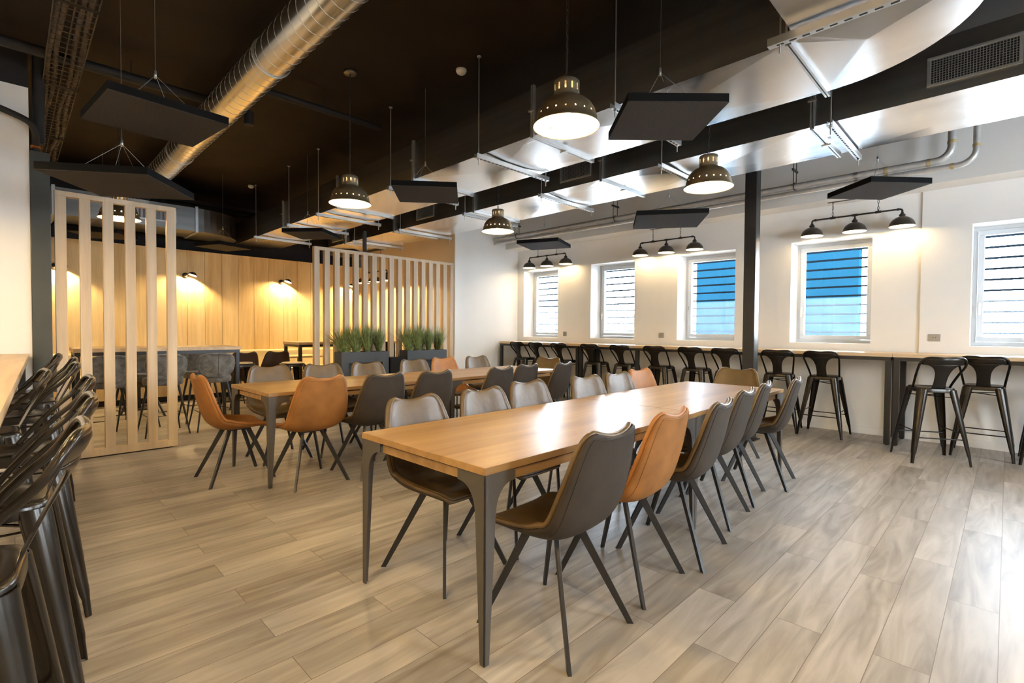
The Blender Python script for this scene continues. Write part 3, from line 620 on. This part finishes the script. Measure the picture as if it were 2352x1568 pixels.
# ------------------------------------------------------------------ bucket chairs
def make_chair(name, pad_m, back_m, legm=STEEL):
    c = thing(name); c['category'] = 'chair'
    prof = [(0.235, 0.452, 0.175, 0.004), (0.20, 0.468, 0.205, 0.012), (0.12, 0.470, 0.225, 0.020), (0.03, 0.462, 0.236, 0.034), (-0.06, 0.458, 0.243, 0.050), (-0.125, 0.468, 0.246, 0.058),
            (-0.172, 0.500, 0.246, 0.05), (-0.200, 0.556, 0.244, 0.04), (-0.222, 0.63, 0.238, 0.034), (-0.242, 0.71, 0.226, 0.028), (-0.260, 0.79, 0.208, 0.024), (-0.274, 0.850, 0.190, 0.020), (-0.283, 0.884, 0.165, 0.016), (-0.286, 0.893, 0.13, 0.012)]
    P = [Vector(p) for p in []]
    def prof_at(s):
        t = s*(len(prof)-1); i = min(int(t), len(prof)-2); f = t-i
        def cr(k):
            a = [prof[max(i-1, 0)][k], prof[i][k], prof[i+1][k], prof[min(i+2, len(prof)-1)][k]]
            return 0.5*(2*a[1]+(a[2]-a[0])*f+(2*a[0]-5*a[1]+4*a[2]-a[3])*f*f+(3*a[1]-a[0]-3*a[2]+a[3])*f**3)
        return [cr(k) for k in range(4)]
    def surf(off):
        def fn(u, v):
            y, z, w, cu = prof_at(v); y2, z2, _, _ = prof_at(min(1, v+0.01)); y1, z1, _, _ = prof_at(max(0, v-0.01))
            ty, tz = y2-y1, z2-z1; l = math.hypot(ty, tz) or 1; ny, nz = tz/l, -ty/l  # normal towards the sitter
            if nz < 0 and v < 0.3: ny, nz = -ny, -nz
            t = (u-0.5)*2; bx = w*math.sin(t*1.25)/math.sin(1.25)
            lift = cu*1.35*abs(t)**2.6
            dip = 0.010*math.cos(t*PI)*max(0, (v-0.8)*5) if v > 0.8 else 0
            return (bx*(1-off*0.3/w*0+0), y+ny*(lift-off), z+nz*(lift-off)-dip)
        return fn
    NU, NV = 17, 34
    MB().grid(surf(0.0), NU, NV).build('seat_pad', pad_m, c, solid=0.013, off=0)
    f2 = surf(0.018)
    MB().grid(lambda u, v: (f2(u, v)[0]*1.02, f2(u, v)[1], f2(u, v)[2]), NU, NV).build('shell_back', back_m, c, solid=0.017, off=0)
    fn = surf(0.009)
    loop = [fn(0, v/(NV-1)) for v in range(NV)]+[fn(u/(NU-1), 1) for u in range(1, NU)]+[fn(1, v/(NV-1)) for v in range(NV-2, -1, -1)]+[fn(u/(NU-1), 0) for u in range(NU-2, 0, -1)]
    MB().tube([(p[0]*1.015, p[1], p[2]) for p in loop], 0.0105, 8, closed=True).build('edge_piping', pad_m, c)
    fs = surf(0.0265)
    seam = [fs(0.10, 0.42+0.5*k/14) for k in range(15)]+[fs(0.10+0.80*k/8, 0.92) for k in range(1, 8)]+[fs(0.90, 0.92-0.5*k/14) for k in range(15)]
    MB().tube([(p[0]*1.02, p[1], p[2]) for p in seam], 0.0028, 5).build('seam', back_m, c)
    MB().box((-0.075, -0.065, 0.420), (0.075, 0.085, 0.430)).box((-0.03, -0.03, 0.430), (0.03, 0.05, 0.447)).build('mount_plate', legm, c)
    for sx in (-1, 1):
        for sy in (-1, 1):
            a = Vector((sx*0.078, 0.01+sy*0.070, 0.438)); b = Vector((sx*0.228, sy*0.245, 0.0))
            rad = Vector((sx*0.143, sy*0.17, 0)).normalized(); tan = Vector((-rad.y, rad.x, 0))
            mb = MB(); rings = []
            for (q, w) in ((a, 0.021), (b, 0.014)):
                rings.append([q+rad*w+tan*0.008, q-rad*w+tan*0.008, q-rad*w-tan*0.008, q+rad*w-tan*0.008])
            mb.loft(rings, smooth=False); mb.build('leg', legm, c, bevel=0.0015)
    return c
dk = make_chair('dining_chair', LEA, LEAB); tn = make_chair('dining_chair', TAN, TANB)
usedd = [False, False]
def chair(x, y, deg, label, tan=False, group='dining chairs at the two long tables'):
    k = 1 if tan else 0
    o = place(tn if tan else dk, usedd[k], (x, y, 0), math.radians(deg), label, group); usedd[k] = True; return o
A = 'dark taupe leather chair '
chair(1.69, 1.40, 2, A+'in the foreground, first on the near table\'s right side')
chair(2.28, 1.44, 4, 'cognac leather chair between dark ones on the near table\'s right side', True)
chair(2.80, 1.41, 8, A+'just past the cognac one on the near table\'s right side')
chair(3.48, 1.52, 6, A+'fourth along the near table\'s right side, at its seam')
chair(4.03, 1.58, 10, A+'fifth along the near table\'s right side')
chair(4.60, 1.52, 9, A+'last along the near table\'s right side')
chair(1.67, 2.17, 185, A+'first along the near table\'s left side')
chair(2.22, 2.20, 183, A+'second along the near table\'s left side')
chair(2.79, 2.33, 181, A+'third along the near table\'s left side')
chair(3.45, 2.28, 178, A+'fourth along the near table\'s left side')
chair(3.96, 2.29, 180, A+'fifth along the near table\'s left side')
chair(4.50, 2.38, 178, 'cognac leather chair last along the near table\'s left side', True)
chair(5.12, 2.00, 92, A+'at the near table\'s far head before the steel column')
chair(1.36, 4.75, -90, 'cognac leather chair seen side-on at the rear table\'s left head', True)
chair(1.79, 4.23, 2, 'cognac leather chair seen from behind at the rear table\'s front corner', True)
chair(2.30, 4.14, 4, A+'seen from behind, next to the cognac one at the rear table')
chair(2.82, 4.10, 4, A+'seen from behind, third along the rear table\'s front side')
chair(3.59, 4.02, 6, A+'seen from behind, just past the rear table\'s seam')
chair(4.12, 4.14, 6, A+'seen from behind, second from the rear table\'s window end')
chair(4.66, 4.06, 10, A+'seen from behind at the rear table\'s window end')
chair(1.89, 5.18, 180, A+'facing us, leftmost behind the rear table')
chair(2.40, 5.07, 178, A+'facing us, second from left behind the rear table')
chair(2.93, 5.02, 182, A+'facing us before the first planter behind the rear table')
chair(3.66, 5.17, 180, A+'facing us before the second planter behind the rear table')
chair(4.21, 5.26, 180, 'cognac leather chair facing us behind the rear table', True)
chair(4.79, 5.24, 178, A+'facing us behind the rear table before the white wall')
chair(5.15, 4.62, 96, A+'facing us at the rear table\'s window-side head')

# ------------------------------------------------------------------ long tables
def make_table():
    """corner at origin, length along X 1.86, width along Y 0.92"""
    t = thing('dining_table'); t['category'] = 'table'
    Lx, Wy, zt = 1.858, 0.925, 0.772
    MB().box((0, 0, zt-0.030), (Lx, Wy, zt)).build('tabletop', OAKT, t, bevel=0.0015)
    ap = MB(); e = 0.17
    ap.box((e, 0.020, zt-0.078), (Lx-e, 0.040, zt-0.040)); ap.box((e, Wy-0.040, zt-0.078), (Lx-e, Wy-0.020, zt-0.040))
    ap.box((0.020, e, zt-0.078), (0.040, Wy-e, zt-0.040)); ap.box((Lx-0.040, e, zt-0.078), (Lx-0.020, Wy-e, zt-0.040))
    ap.build('apron', OAKT, t)
    ri = MB().box((0.06, 0.06, zt-0.055), (Lx-0.06, 0.10, zt-0.0305)).box((0.06, Wy-0.10, zt-0.055), (Lx-0.06, Wy-0.06, zt-0.0305)); ri.build('under_frame', LEGM, t)
    def plate():
        z1 = zt-0.0305
        pts = [(0, 0), (0.026, 0), (0.056, 0.56)]
        for a in range(0, 9):
            th = a*PI/16; pts.append((0.058+0.09*(1-math.cos(th))**1.0, 0.58+0.115*math.sin(th)))
        pts += [(0.165, z1-0.045), (0.165, z1), (0, z1)]
        return pts
    pl = plate()
    for sx in (0, 1):
        for sy in (0, 1):
            mb = MB()
            for axis in (0, 1):
                vs = []
                for d in (0.003, 0.009):
                    for (a, z) in pl:
                        a2 = a+0.003; px, py = (a2, d) if axis == 0 else (d, a2)
                        if sx: px = Lx-px
                        if sy: py = Wy-py
                        vs.append((px, py, z))
                n = len(pl); flip = (axis+sx+sy) % 2
                fs = [tuple(range(n)), tuple(range(2*n-1, n-1, -1))]+[(i, n+i, n+(i+1) % n, (i+1) % n) for i in range(n)]
                if flip: fs = [f[::-1] for f in fs]
                mb.add(vs, fs)
            mb.build('leg', LEGM, t)
    return t
tt = make_table()
for i, (x, y, a, lab) in enumerate(((1.262, 1.395, 0.6, 'honey oak table on tapered anthracite legs, closest to the camera'), (3.1265, 1.420, 0.8, 'honey oak table joined to the far end of the closest table'),
                                    (1.450, 4.200, 0.6, 'honey oak table with a tan chair at its left head, rear row'), (3.312, 4.2205, 0.6, 'honey oak table forming the window-side half of the rear row'))):
    place(tt, i > 0, (x, y, 0), math.radians(a), lab, 'long dining tables')

# ------------------------------------------------------------------ bar tables
def bar(name, x0, x1, y0, y1, z, topm, label, legs, rz=0, org=(0, 0), thick=0.042, fs=0.05, cat='bar table', group=None):
    t = thing(name, (org[0], org[1], 0), rz, label, cat, group)
    MB().box((x0, y0, z-thick), (x1, y1, z)).build('tabletop', topm, t, bevel=0.002)
    fr = MB(); zr = z-thick-0.001; h = 0.04; i = 0.012
    fr.box((x0+i, y0+i, zr-h), (x0+i+fs, y1-i, zr)); fr.box((x1-i-fs, y0+i, zr-h), (x1-i, y1-i, zr))
    fr.box((x0+i+fs, y0+i, zr-h), (x1-i-fs, y0+i+fs, zr)); fr.box((x0+i+fs, y1-i-fs, zr-h), (x1-i-fs, y1-i, zr))
    fr.build('rail', STEEL, t)
    for (lx, ly) in legs:
        l = MB().box((lx-fs/2, ly-fs/2, 0.012), (lx+fs/2, ly+fs/2, zr-h)); l.lathe([(0, 0), (0.018, 0), (0.018, 0.012), (0, 0.012)], (lx, ly, 0), 12)
        l.build('leg', STEEL, t, bevel=0.002)
    return t
def corners(x0, x1, y0, y1, e=0.037): return [(x0+e, y0+e), (x0+e, y1-e), (x1-e, y0+e), (x1-e, y1-e)]
BX0, BX1 = 7.08, 7.66
for k, (a, b) in enumerate(((5.392, 7.42), (0.932, 5.388), (-1.2, 0.928))):
    bar('bar_table', BX0, BX1, a, b, 1.055, OAKB, 'light oak bar top on black steel legs, '+['end piece by the white end wall', 'long middle stretch passing behind the steel column', 'stretch nearest the camera at the right edge'][k], corners(BX0, BX1, a, b)+([(BX0+0.037, 4.23), (BX1-0.037, 4.23)] if k == 1 else []), fs=0.055, cat='bar table', group='bar tables under the windows')
rzc = math.atan2(-0.1448, 4.45)
bar('counter', -0.60, 0.0, -1.2, 4.28, 1.05, OAKB, 'pale wooden counter along the left edge with metal stools against it', [(-0.05, -1.15), (-0.05, 4.23), (-0.55, -1.15), (-0.55, 1.9), (-0.55, 4.23)], rz=rzc, org=(-0.026, 2.04), cat='counter')
bar('high_table', -1.66, 0.0, 0, 0.70, 1.055, OAKB, 'high table with pale top and black frame behind the left slat screen', corners(-1.66, 0, 0, 0.70, 0.035), rz=math.radians(-1), org=(2.13, 7.15), fs=0.04, group='high tables in the far corner')
bar('high_table', 0, 1.9, 0, 0.70, 1.055, OAKB, 'high table with pale top and black frame behind the right slat screen', corners(0, 1.9, 0, 0.70, 0.035), org=(3.45, 8.55), fs=0.05, group='high tables in the far corner')

# ------------------------------------------------------------------ metal bar stools
def make_stool(name, m, backed=True):
    s = thing(name); s['category'] = 'bar stool'
    def ring(h, z, n=40, p=4.5):
        o = []
        for k in range(n):
            t = 2*PI*k/n; c, q = math.cos(t), math.sin(t); r = (abs(c)**p+abs(q)**p)**(-1/p)
            o.append(Vector((c*r*h, q*r*h, z)))
        return o
    st = MB().loft([ring(0.162, 0.700), ring(0.162, 0.735), ring(0.158, 0.744), ring(0.148, 0.748), ring(0.10, 0.744), ring(0.04, 0.741)], cap=False)
    st.add(ring(0.04, 0.741), [tuple(range(40))])
    st.build('seat', m, s)
    for sx in (-1, 1):
        for sy in (-1, 1):
            out = Vector((sx, sy, 0)).normalized(); tan = Vector((-out.y, out.x, 0)); rings = []
            for z, w, r in ((0.728, 0.050, 0.184), (0.64, 0.047, 0.205), (0.45, 0.040, 0.247), (0.25, 0.031, 0.291), (0.11, 0.024, 0.322), (0.08, 0.018, 0.328), (0.0, 0.015, 0.340)):
                o_ = []; dep = w*0.85
                for k in range(9):
                    a = -PI/2+PI*k/8; o_.append(out*(r+dep*math.cos(a)-dep*0.4)+tan*(w*math.sin(a))+Vector((0, 0, z)))
                for k in range(8, -1, -1):
                    a = -PI/2+PI*k/8; o_.append(out*(r+(dep-0.003)*math.cos(a)-dep*0.4-0.002)+tan*((w-0.003)*math.sin(a))+Vector((0, 0, z)))
                rings.append(o_)
            MB().loft(rings).build('leg', m, s)
    def rq(z): return 0.340-(0.340-0.184)*z/0.728
    ft = MB(); z = 0.25; q = rq(z)*0.7071-0.004; z2 = 0.31; q2 = rq(z2)*0.7071-0.004
    ft.tube([(-q, q, z), (q, q, z)], 0.006, 8).tube([(-q, -q, z), (q, -q, z)], 0.006, 8).tube([(-q2, -q2, z2), (-q2, q2, z2)], 0.006, 8).tube([(q2, -q2, z2), (q2, q2, z2)], 0.006, 8)
    ft.build('footrest', m, s)
    z = 0.665; q = rq(z)*0.7071-0.01
    MB().tube([(-q, -q, z), (q, q, z)], 0.005, 6).tube([(q, -q, z-0.012), (-q, q, z-0.012)], 0.005, 6).build('cross_brace', m, s)
    if backed:
        half = [(0.156, -0.005, 0.735), (0.166, -0.062, 0.81), (0.180, -0.140, 0.90), (0.189, -0.199, 0.958), (0.186, -0.229, 1.000), (0.168, -0.248, 1.034), (0.130, -0.262, 1.051), (0.065, -0.272, 1.051), (0, -0.276, 1.046)]
        full = half+[(-a, b, c) for a, b, c in half[::-1][1:]]
        MB().tube(smooth_path(full, 5), 0.011, 10).build('back_frame', m, s)
        rows = [(0.058, -0.148, 0.742), (0.053, -0.169, 0.79), (0.053, -0.191, 0.84), (0.058, -0.212, 0.885), (0.069, -0.228, 0.92), (0.086, -0.239, 0.948), (0.112, -0.244, 0.970), (0.152, -0.232, 0.982), (0.183, -0.216, 0.985), (0.181, -0.231, 1.005), (0.165, -0.248, 1.030), (0.130, -0.261, 1.047)]
        sp = smooth_path(rows, 3)
        def pf(u, v):
            r = sp[int(round(v*(len(sp)-1)))]; t = (u-0.5)*2
            ymid = r[1]-0.045*(r[0]/0.18)**2*(1-t*t)
            return (r[0]*t, ymid, r[2]-0.004*(1-t*t)*(1 if v > 0.9 else 0))
        MB().grid(pf, 13, len(sp)).build('back_plate', m, s, solid=0.004, off=0)
    return s
ms = make_stool('bar_stool', STOOLM)
BS = [(7.20, 6.83, -90, 'by the white end wall, leftmost under the windows'), (7.20, 6.33, -92, 'second from the white end wall'), (7.18, 5.76, -90, 'third from the white end wall'),
      (7.20, 5.10, -88, 'fourth from the white end wall, left of the paired bar legs'), (7.20, 4.49, -90, 'fifth from the white end wall, under the second window'), (7.20, 3.87, -90, 'sixth from the white end wall, before the third window'),
      (7.20, 3.29, -91, 'left one of the touching pair left of the steel column'), (7.18, 2.79, -88, 'right one of the touching pair, half hidden by the steel column'), (7.19, 2.15, -82, 'immediately right of the steel column'),
      (7.22, 1.63, -90, 'standing alone under the fourth window'), (6.62, 0.55, -62, 'pulled out and turned, its back overlapping the neighbour'), (7.21, 0.17, -90, 'partly behind the turned stool, under the fifth window'), (7.20, -0.35, -90, 'cut by the right edge of the picture')]
for i, (x, y, a, lab) in enumerate(BS): place(ms, i > 0, (x+(0.035 if x > 7 else 0), y, 0), math.radians(a), 'black metal bar stool '+lab, 'metal bar stools at the window bar')
mc = make_stool('bar_stool', STOOLC)
LS = [(-0.145, 1.66, 84, 'closest to the camera at the lower left corner'), (-0.07, 2.31, 86, 'second closest at the left counter'), (0.0, 3.15, 88, 'third along the left counter'), (-0.13, 3.78, 92, 'pushed furthest in under the left counter'),
      (0.04, 4.42, 88, 'fifth along the left counter'), (0.08, 5.14, 88, 'sixth along the left counter, before the dark pillar'), (0.03, 5.90, 90, 'last one, beside the dark pillar at the left counter')]
for i, (x, y, a, lab) in enumerate(LS): place(mc, i > 0, (x, y, 0), math.radians(a), 'gloss black metal bar stool '+lab, 'metal bar stools at the left counter')
bs = make_stool('backless_stool', STOOLM, False); MB().prism([(0.15*math.cos(2*PI*k/24), 0.15*math.sin(2*PI*k/24)) for k in range(24)], 0.749, 0.765).build('seat_pad', BENCHW, bs)
for i, (x, y, lab) in enumerate(((2.50, 8.35, 'backless metal stool with pale seat left of the dark armless chair backs'), (3.10, 7.95, 'backless metal stool with pale seat in front of the far high table'))):
    place(bs, i > 0, (x, y, 0), 0.1, lab, 'backless stools')

# ------------------------------------------------------------------ velvet stools
def make_velvet():
    s = thing('velvet_bar_stool'); s['category'] = 'bar stool'
    def oval(w, h, p=2.6, n=36): return [((abs(math.cos(2*PI*k/n))**(2/p))*w*(1 if math.cos(2*PI*k/n) >= 0 else -1), (abs(math.sin(2*PI*k/n))**(2/p))*h*(1 if math.sin(2*PI*k/n) >= 0 else -1)) for k in range(n)]
    ov = oval(0.205, 0.20); rings = []
    for z, f in ((0.60, 0.86), (0.605, 0.95), (0.63, 1.0), (0.665, 1.0), (0.685, 0.95), (0.69, 0.8)): rings.append([Vector((x*f, y*f, z)) for x, y in ov])
    MB().loft(rings).build('seat', VELV, s)
    ov = oval(0.215, 0.155, 3.2); rings = []
    for d, f in ((-0.022, 0.9), (-0.028, 0.97), (-0.01, 1.0), (0.012, 1.0), (0.028, 0.96), (0.03, 0.8)):
        r = []
        for x, z in ov:
            w = 1.0 if z > 0 else 1+z*0.9
            X = x*f*w; r.append(Vector((X, -0.215+d+1.1*X*X-(z*0.12), 0.825+z*f)))
        rings.append(r)
    MB().loft(rings).build('backrest', VELV, s)
    MB().tube([(0, -0.265-(z-0.825)*0.12, z) for z in (0.69, 0.76, 0.83, 0.90, 0.97)], 0.003, 5).build('seam', STEEL, s)
    for sx in (-1, 1):
        for sy in (-1, 1): MB().tube([(sx*0.13, sy*0.12, 0.605), (sx*0.225, sy*0.225, 0)], [0.015, 0.008], 10).build('leg', STEEL, s)
    z = 0.24; q = 0.187
    MB().tube([(-q, -q, z), (q, -q, z), (q, q, z), (-q, q, z)], 0.007, 6, closed=True).build('footrest', STEEL, s)
    return s
vs = make_velvet()
for i, (x, y, a, lab) in enumerate(((1.83, 7.28, 0, 'seen from behind at the high table\'s right corner'), (1.30, 7.30, 2, 'seen from behind at the left screen\'s last batten'), (0.78, 7.34, 0, 'behind the left screen\'s middle battens'), (0.25, 7.36, 0, 'behind the left screen\'s first battens'),
                                   (1.86, 8.0, 180, 'facing us across the high table, right one'), (1.12, 8.02, 182, 'facing us across the high table, left one'))):
    place(vs, i > 0, (x, y, 0), math.radians(a), 'mottled grey velvet bar stool '+lab, 'velvet bar stools at the far high table')

# ------------------------------------------------------------------ far corner: banquette, small tables, dark chairs
bq = thing('banquette', (0, 0, 0), 0, 'cream banquette bench running along the foot of the boarded wall', 'bench')
MB().box((0.2, 10.25, 0.40), (5.85, 10.72, 0.50)).build('seat_cushion', CREAMF, bq, bevel=0.03)
MB().box((0.2, 10.70, 0.42), (5.85, 10.83, 0.86)).build('back_cushion', CREAMF, bq, bevel=0.03)
MB().box((0.25, 10.30, 0.10), (5.80, 10.82, 0.40)).build('plinth', WALLW, bq); MB().box((0.25, 10.36, 0.0), (5.80, 10.82, 0.10)).build('kick_board', BLACKW, bq)
def small_table():
    t = thing('pedestal_table'); t['category'] = 'table'
    MB().box((-0.33, -0.33, 0.74), (0.33, 0.33, 0.77)).build('tabletop', BENCHW, t, bevel=0.003)
    MB().box((-0.035, -0.035, 0.02), (0.035, 0.035, 0.739)).build('pedestal', STEEL, t); MB().box((-0.2, -0.2, 0), (0.2, 0.2, 0.02)).build('base', STEEL, t)
    return t
sm = small_table()
for i, (x, y, lab) in enumerate(((2.75, 9.78, 'small wooden table before the cream banquette, left of the right screen'), (3.95, 9.75, 'small wooden table before the cream banquette beside the tall table end'), (1.4, 9.75, 'small wooden table before the cream banquette behind the left screen'))):
    place(sm, i > 0, (x, y, 0), 0, lab, 'pedestal tables by the banquette')
dc = make_chair('dining_chair', DARKL, DARKL)
for i, (x, y, a, lab) in enumerate(((2.62, 8.98, 8, 'dark brown leather chair seen from behind, left of the pair before the banquette'), (3.14, 9.02, 8, 'dark brown leather chair seen from behind, right of the pair before the banquette'), (1.35, 9.0, 0, 'dark brown leather chair behind the left slat screen'))):
    place(dc, i > 0, (x, y, 0), math.radians(a), lab, 'dark brown chairs in the far corner')
chair(4.35, 8.30, 15, 'cognac leather chair glimpsed between the right screen\'s battens', True, 'dining chairs at the two long tables')
place(ms, True, (4.85, 8.38, 0), 0.2, 'black metal bar stool glimpsed behind the second planter', 'metal bar stools at the far high table')

# ------------------------------------------------------------------ slat screens
def screen(x0, x1, y, zt, n, label, z0=0.012):
    s = thing('slat_screen', (x0, y, 0), 0, label, 'slat screen', 'timber slat screens')
    W_ = x1-x0; d = 0.07; sw = 0.083
    MB().box((0, 0, z0), (W_, d, z0+0.072)).build('bottom_rail', SLATW, s, bevel=0.002)
    MB().box((0, 0, zt-0.048), (W_, d, zt)).build('top_rail', SLATW, s, bevel=0.002)
    MB().box((0.05, 0.01, 0), (W_-0.05, d-0.01, z0)).build('foot_strip', BLACKW, s)
    for k in range(n):
        x = (W_-sw)*k/(n-1)
        MB().box((x, -0.001, z0+0.0721), (x+sw, d-0.001, zt-0.0481)).build('slat', SLATW, s, bevel=0.002)
screen(0.30, 1.267, 6.385, 2.585, 6, 'pale timber slat screen standing left beside the dark pillar')
screen(3.272, 5.972, 7.52, 2.553, 17, 'wide pale timber slat screen behind the two planters')
# ------------------------------------------------------------------ planters and grass
def make_grass(seed):
    rnd = random.Random(seed); mb = MB()
    for k in range(400):
        a = rnd.uniform(0, 2*PI); r = rnd.uniform(0, 0.045); ln = rnd.uniform(0.30, 0.51); lean = abs(rnd.gauss(0.36, 0.36))
        lean = min(lean, 0.95); w = rnd.uniform(0.0026, 0.0055); px, py = math.cos(a)*r, math.sin(a)*r*0.6
        dx, dy = math.cos(a), math.sin(a)*0.34; pts = []
        for j in range(5):
            t = j/4; h = ln*t*(1-0.22*lean*t); s = ln*(lean*0.62*t+lean*0.22*t*t)
            pts.append(Vector((px+dx*s, py+dy*s, h)))
        sd = Vector((-dy, dx, 0)).normalized() if rnd.random() < 0.5 else Vector((0.7, -0.7, 0)); vs = []
        for j, p in enumerate(pts):
            ww = w*(1-j/4.2); vs += [p-sd*ww, p+sd*ww]
        mb.add(vs, [(2*j, 2*j+1, 2*j+3, 2*j+2) for j in range(4)])
    return mb
grass = []
for k in range(3):
    g = make_grass(k).build('grass_plant', GRASS); g['category'] = 'plant'; grass.append(g)
ug = [False]*3
names = [['leftmost tuft in the left planter', 'second tuft in the left planter', 'third tuft in the left planter', 'rightmost tuft in the left planter'], ['leftmost tuft in the right planter', 'second tuft in the right planter', 'third tuft in the right planter', 'rightmost tuft in the right planter']]
for i, (x0, x1) in enumerate(((3.55, 4.37), (4.73, 5.56))):
    p = thing('planter', (x0, 7.20, 0), 0, 'tall anthracite trough planter with a front niche, '+['left of the pair', 'right of the pair'][i], 'planter', 'trough planters before the right slat screen')
    w = x1-x0; H = 0.93; dp = 0.24
    b = MB(); b.box((0, 0.014, 0), (0.012, dp, H)); b.box((w-0.012, 0.014, 0), (w, dp, H)); b.box((0.012, dp-0.012, 0), (w-0.012, dp, H)); b.box((0.012, 0.15, 0), (w-0.012, 0.16, H-0.16)); b.box((0.012, 0.014, H-0.16), (w-0.012, dp-0.012, H-0.15))
    b.build('body', PLANTER, p)
    f = MB(); s = 0.115; f.box((0, 0, H-0.17), (w, 0.0135, H)); f.box((0, 0, 0), (s, 0.0135, H-0.17)); f.box((w-s, 0, 0), (w, 0.0135, H-0.17)); f.box((s, 0, 0), (w-s, 0.0135, 0.1)); f.build('front_frame', PLANTER, p)
    MB().box((0.013, 0.0145, H-0.15), (w-0.013, dp-0.013, H-0.02)).build('soil', SOIL, p)
    for j in range(4):
        k = (i*4+j) % 3; o = grass[k] if not ug[k] else grass[k].copy()
        if ug[k]: COL.objects.link(o)
        ug[k] = True
        o.location = (x0+w*(0.14+0.24*j), 7.32, H-0.02); o.rotation_euler = (0, 0, j*0.4+i*0.2); o.scale = (1.35, 1.2, 0.92+0.06*((i+j) % 3))
        tag(o, 'green ornamental grass, '+names[i][j], 'potted plant', 'ornamental grass tufts')
cb = thing('black_cabinet', (4.40, 7.2, 0), 0, 'low gloss black cabinet squeezed between the two planters', 'cabinet')
MB().box((0, 0, 0), (0.30, 0.26, 0.83)).build('body', GLOSSB, cb, bevel=0.003); MB().box((0.02, -0.008, 0.70), (0.28, -0.001, 0.79)).build('drawer_front', GLOSSB, cb)
# ------------------------------------------------------------------ sockets
for k, (y, z) in enumerate(((6.19, 1.22), (4.12, 1.22), (0.615, 1.236))):
    xx = XW if k < 2 else XW-0.02
    o = thing('wall_socket', (xx, y, z), 0, ['small grey wall socket between the first and second windows', 'small grey wall socket between the second and third windows', 'grey double wall socket between the fourth and fifth windows'][k], 'socket')
    w = 0.043 if k < 2 else 0.055
    MB().box((-0.010, -w, -0.043), (0, w, 0.043)).build('face_plate', GREYP, o, bevel=0.003)
    ins = MB()
    for yy in ((0,) if k < 2 else (-0.012, 0.012)): ins.lathe([(0, -0.0115), (0.004, -0.0115), (0.004, -0.009), (0, -0.009)], (0, 0, 0), 10, M=Matrix.Translation((0, yy, 0)) @ Matrix.Rotation(PI/2, 4, 'Y'))
    ins.build('pin_hole', SLOT, o)
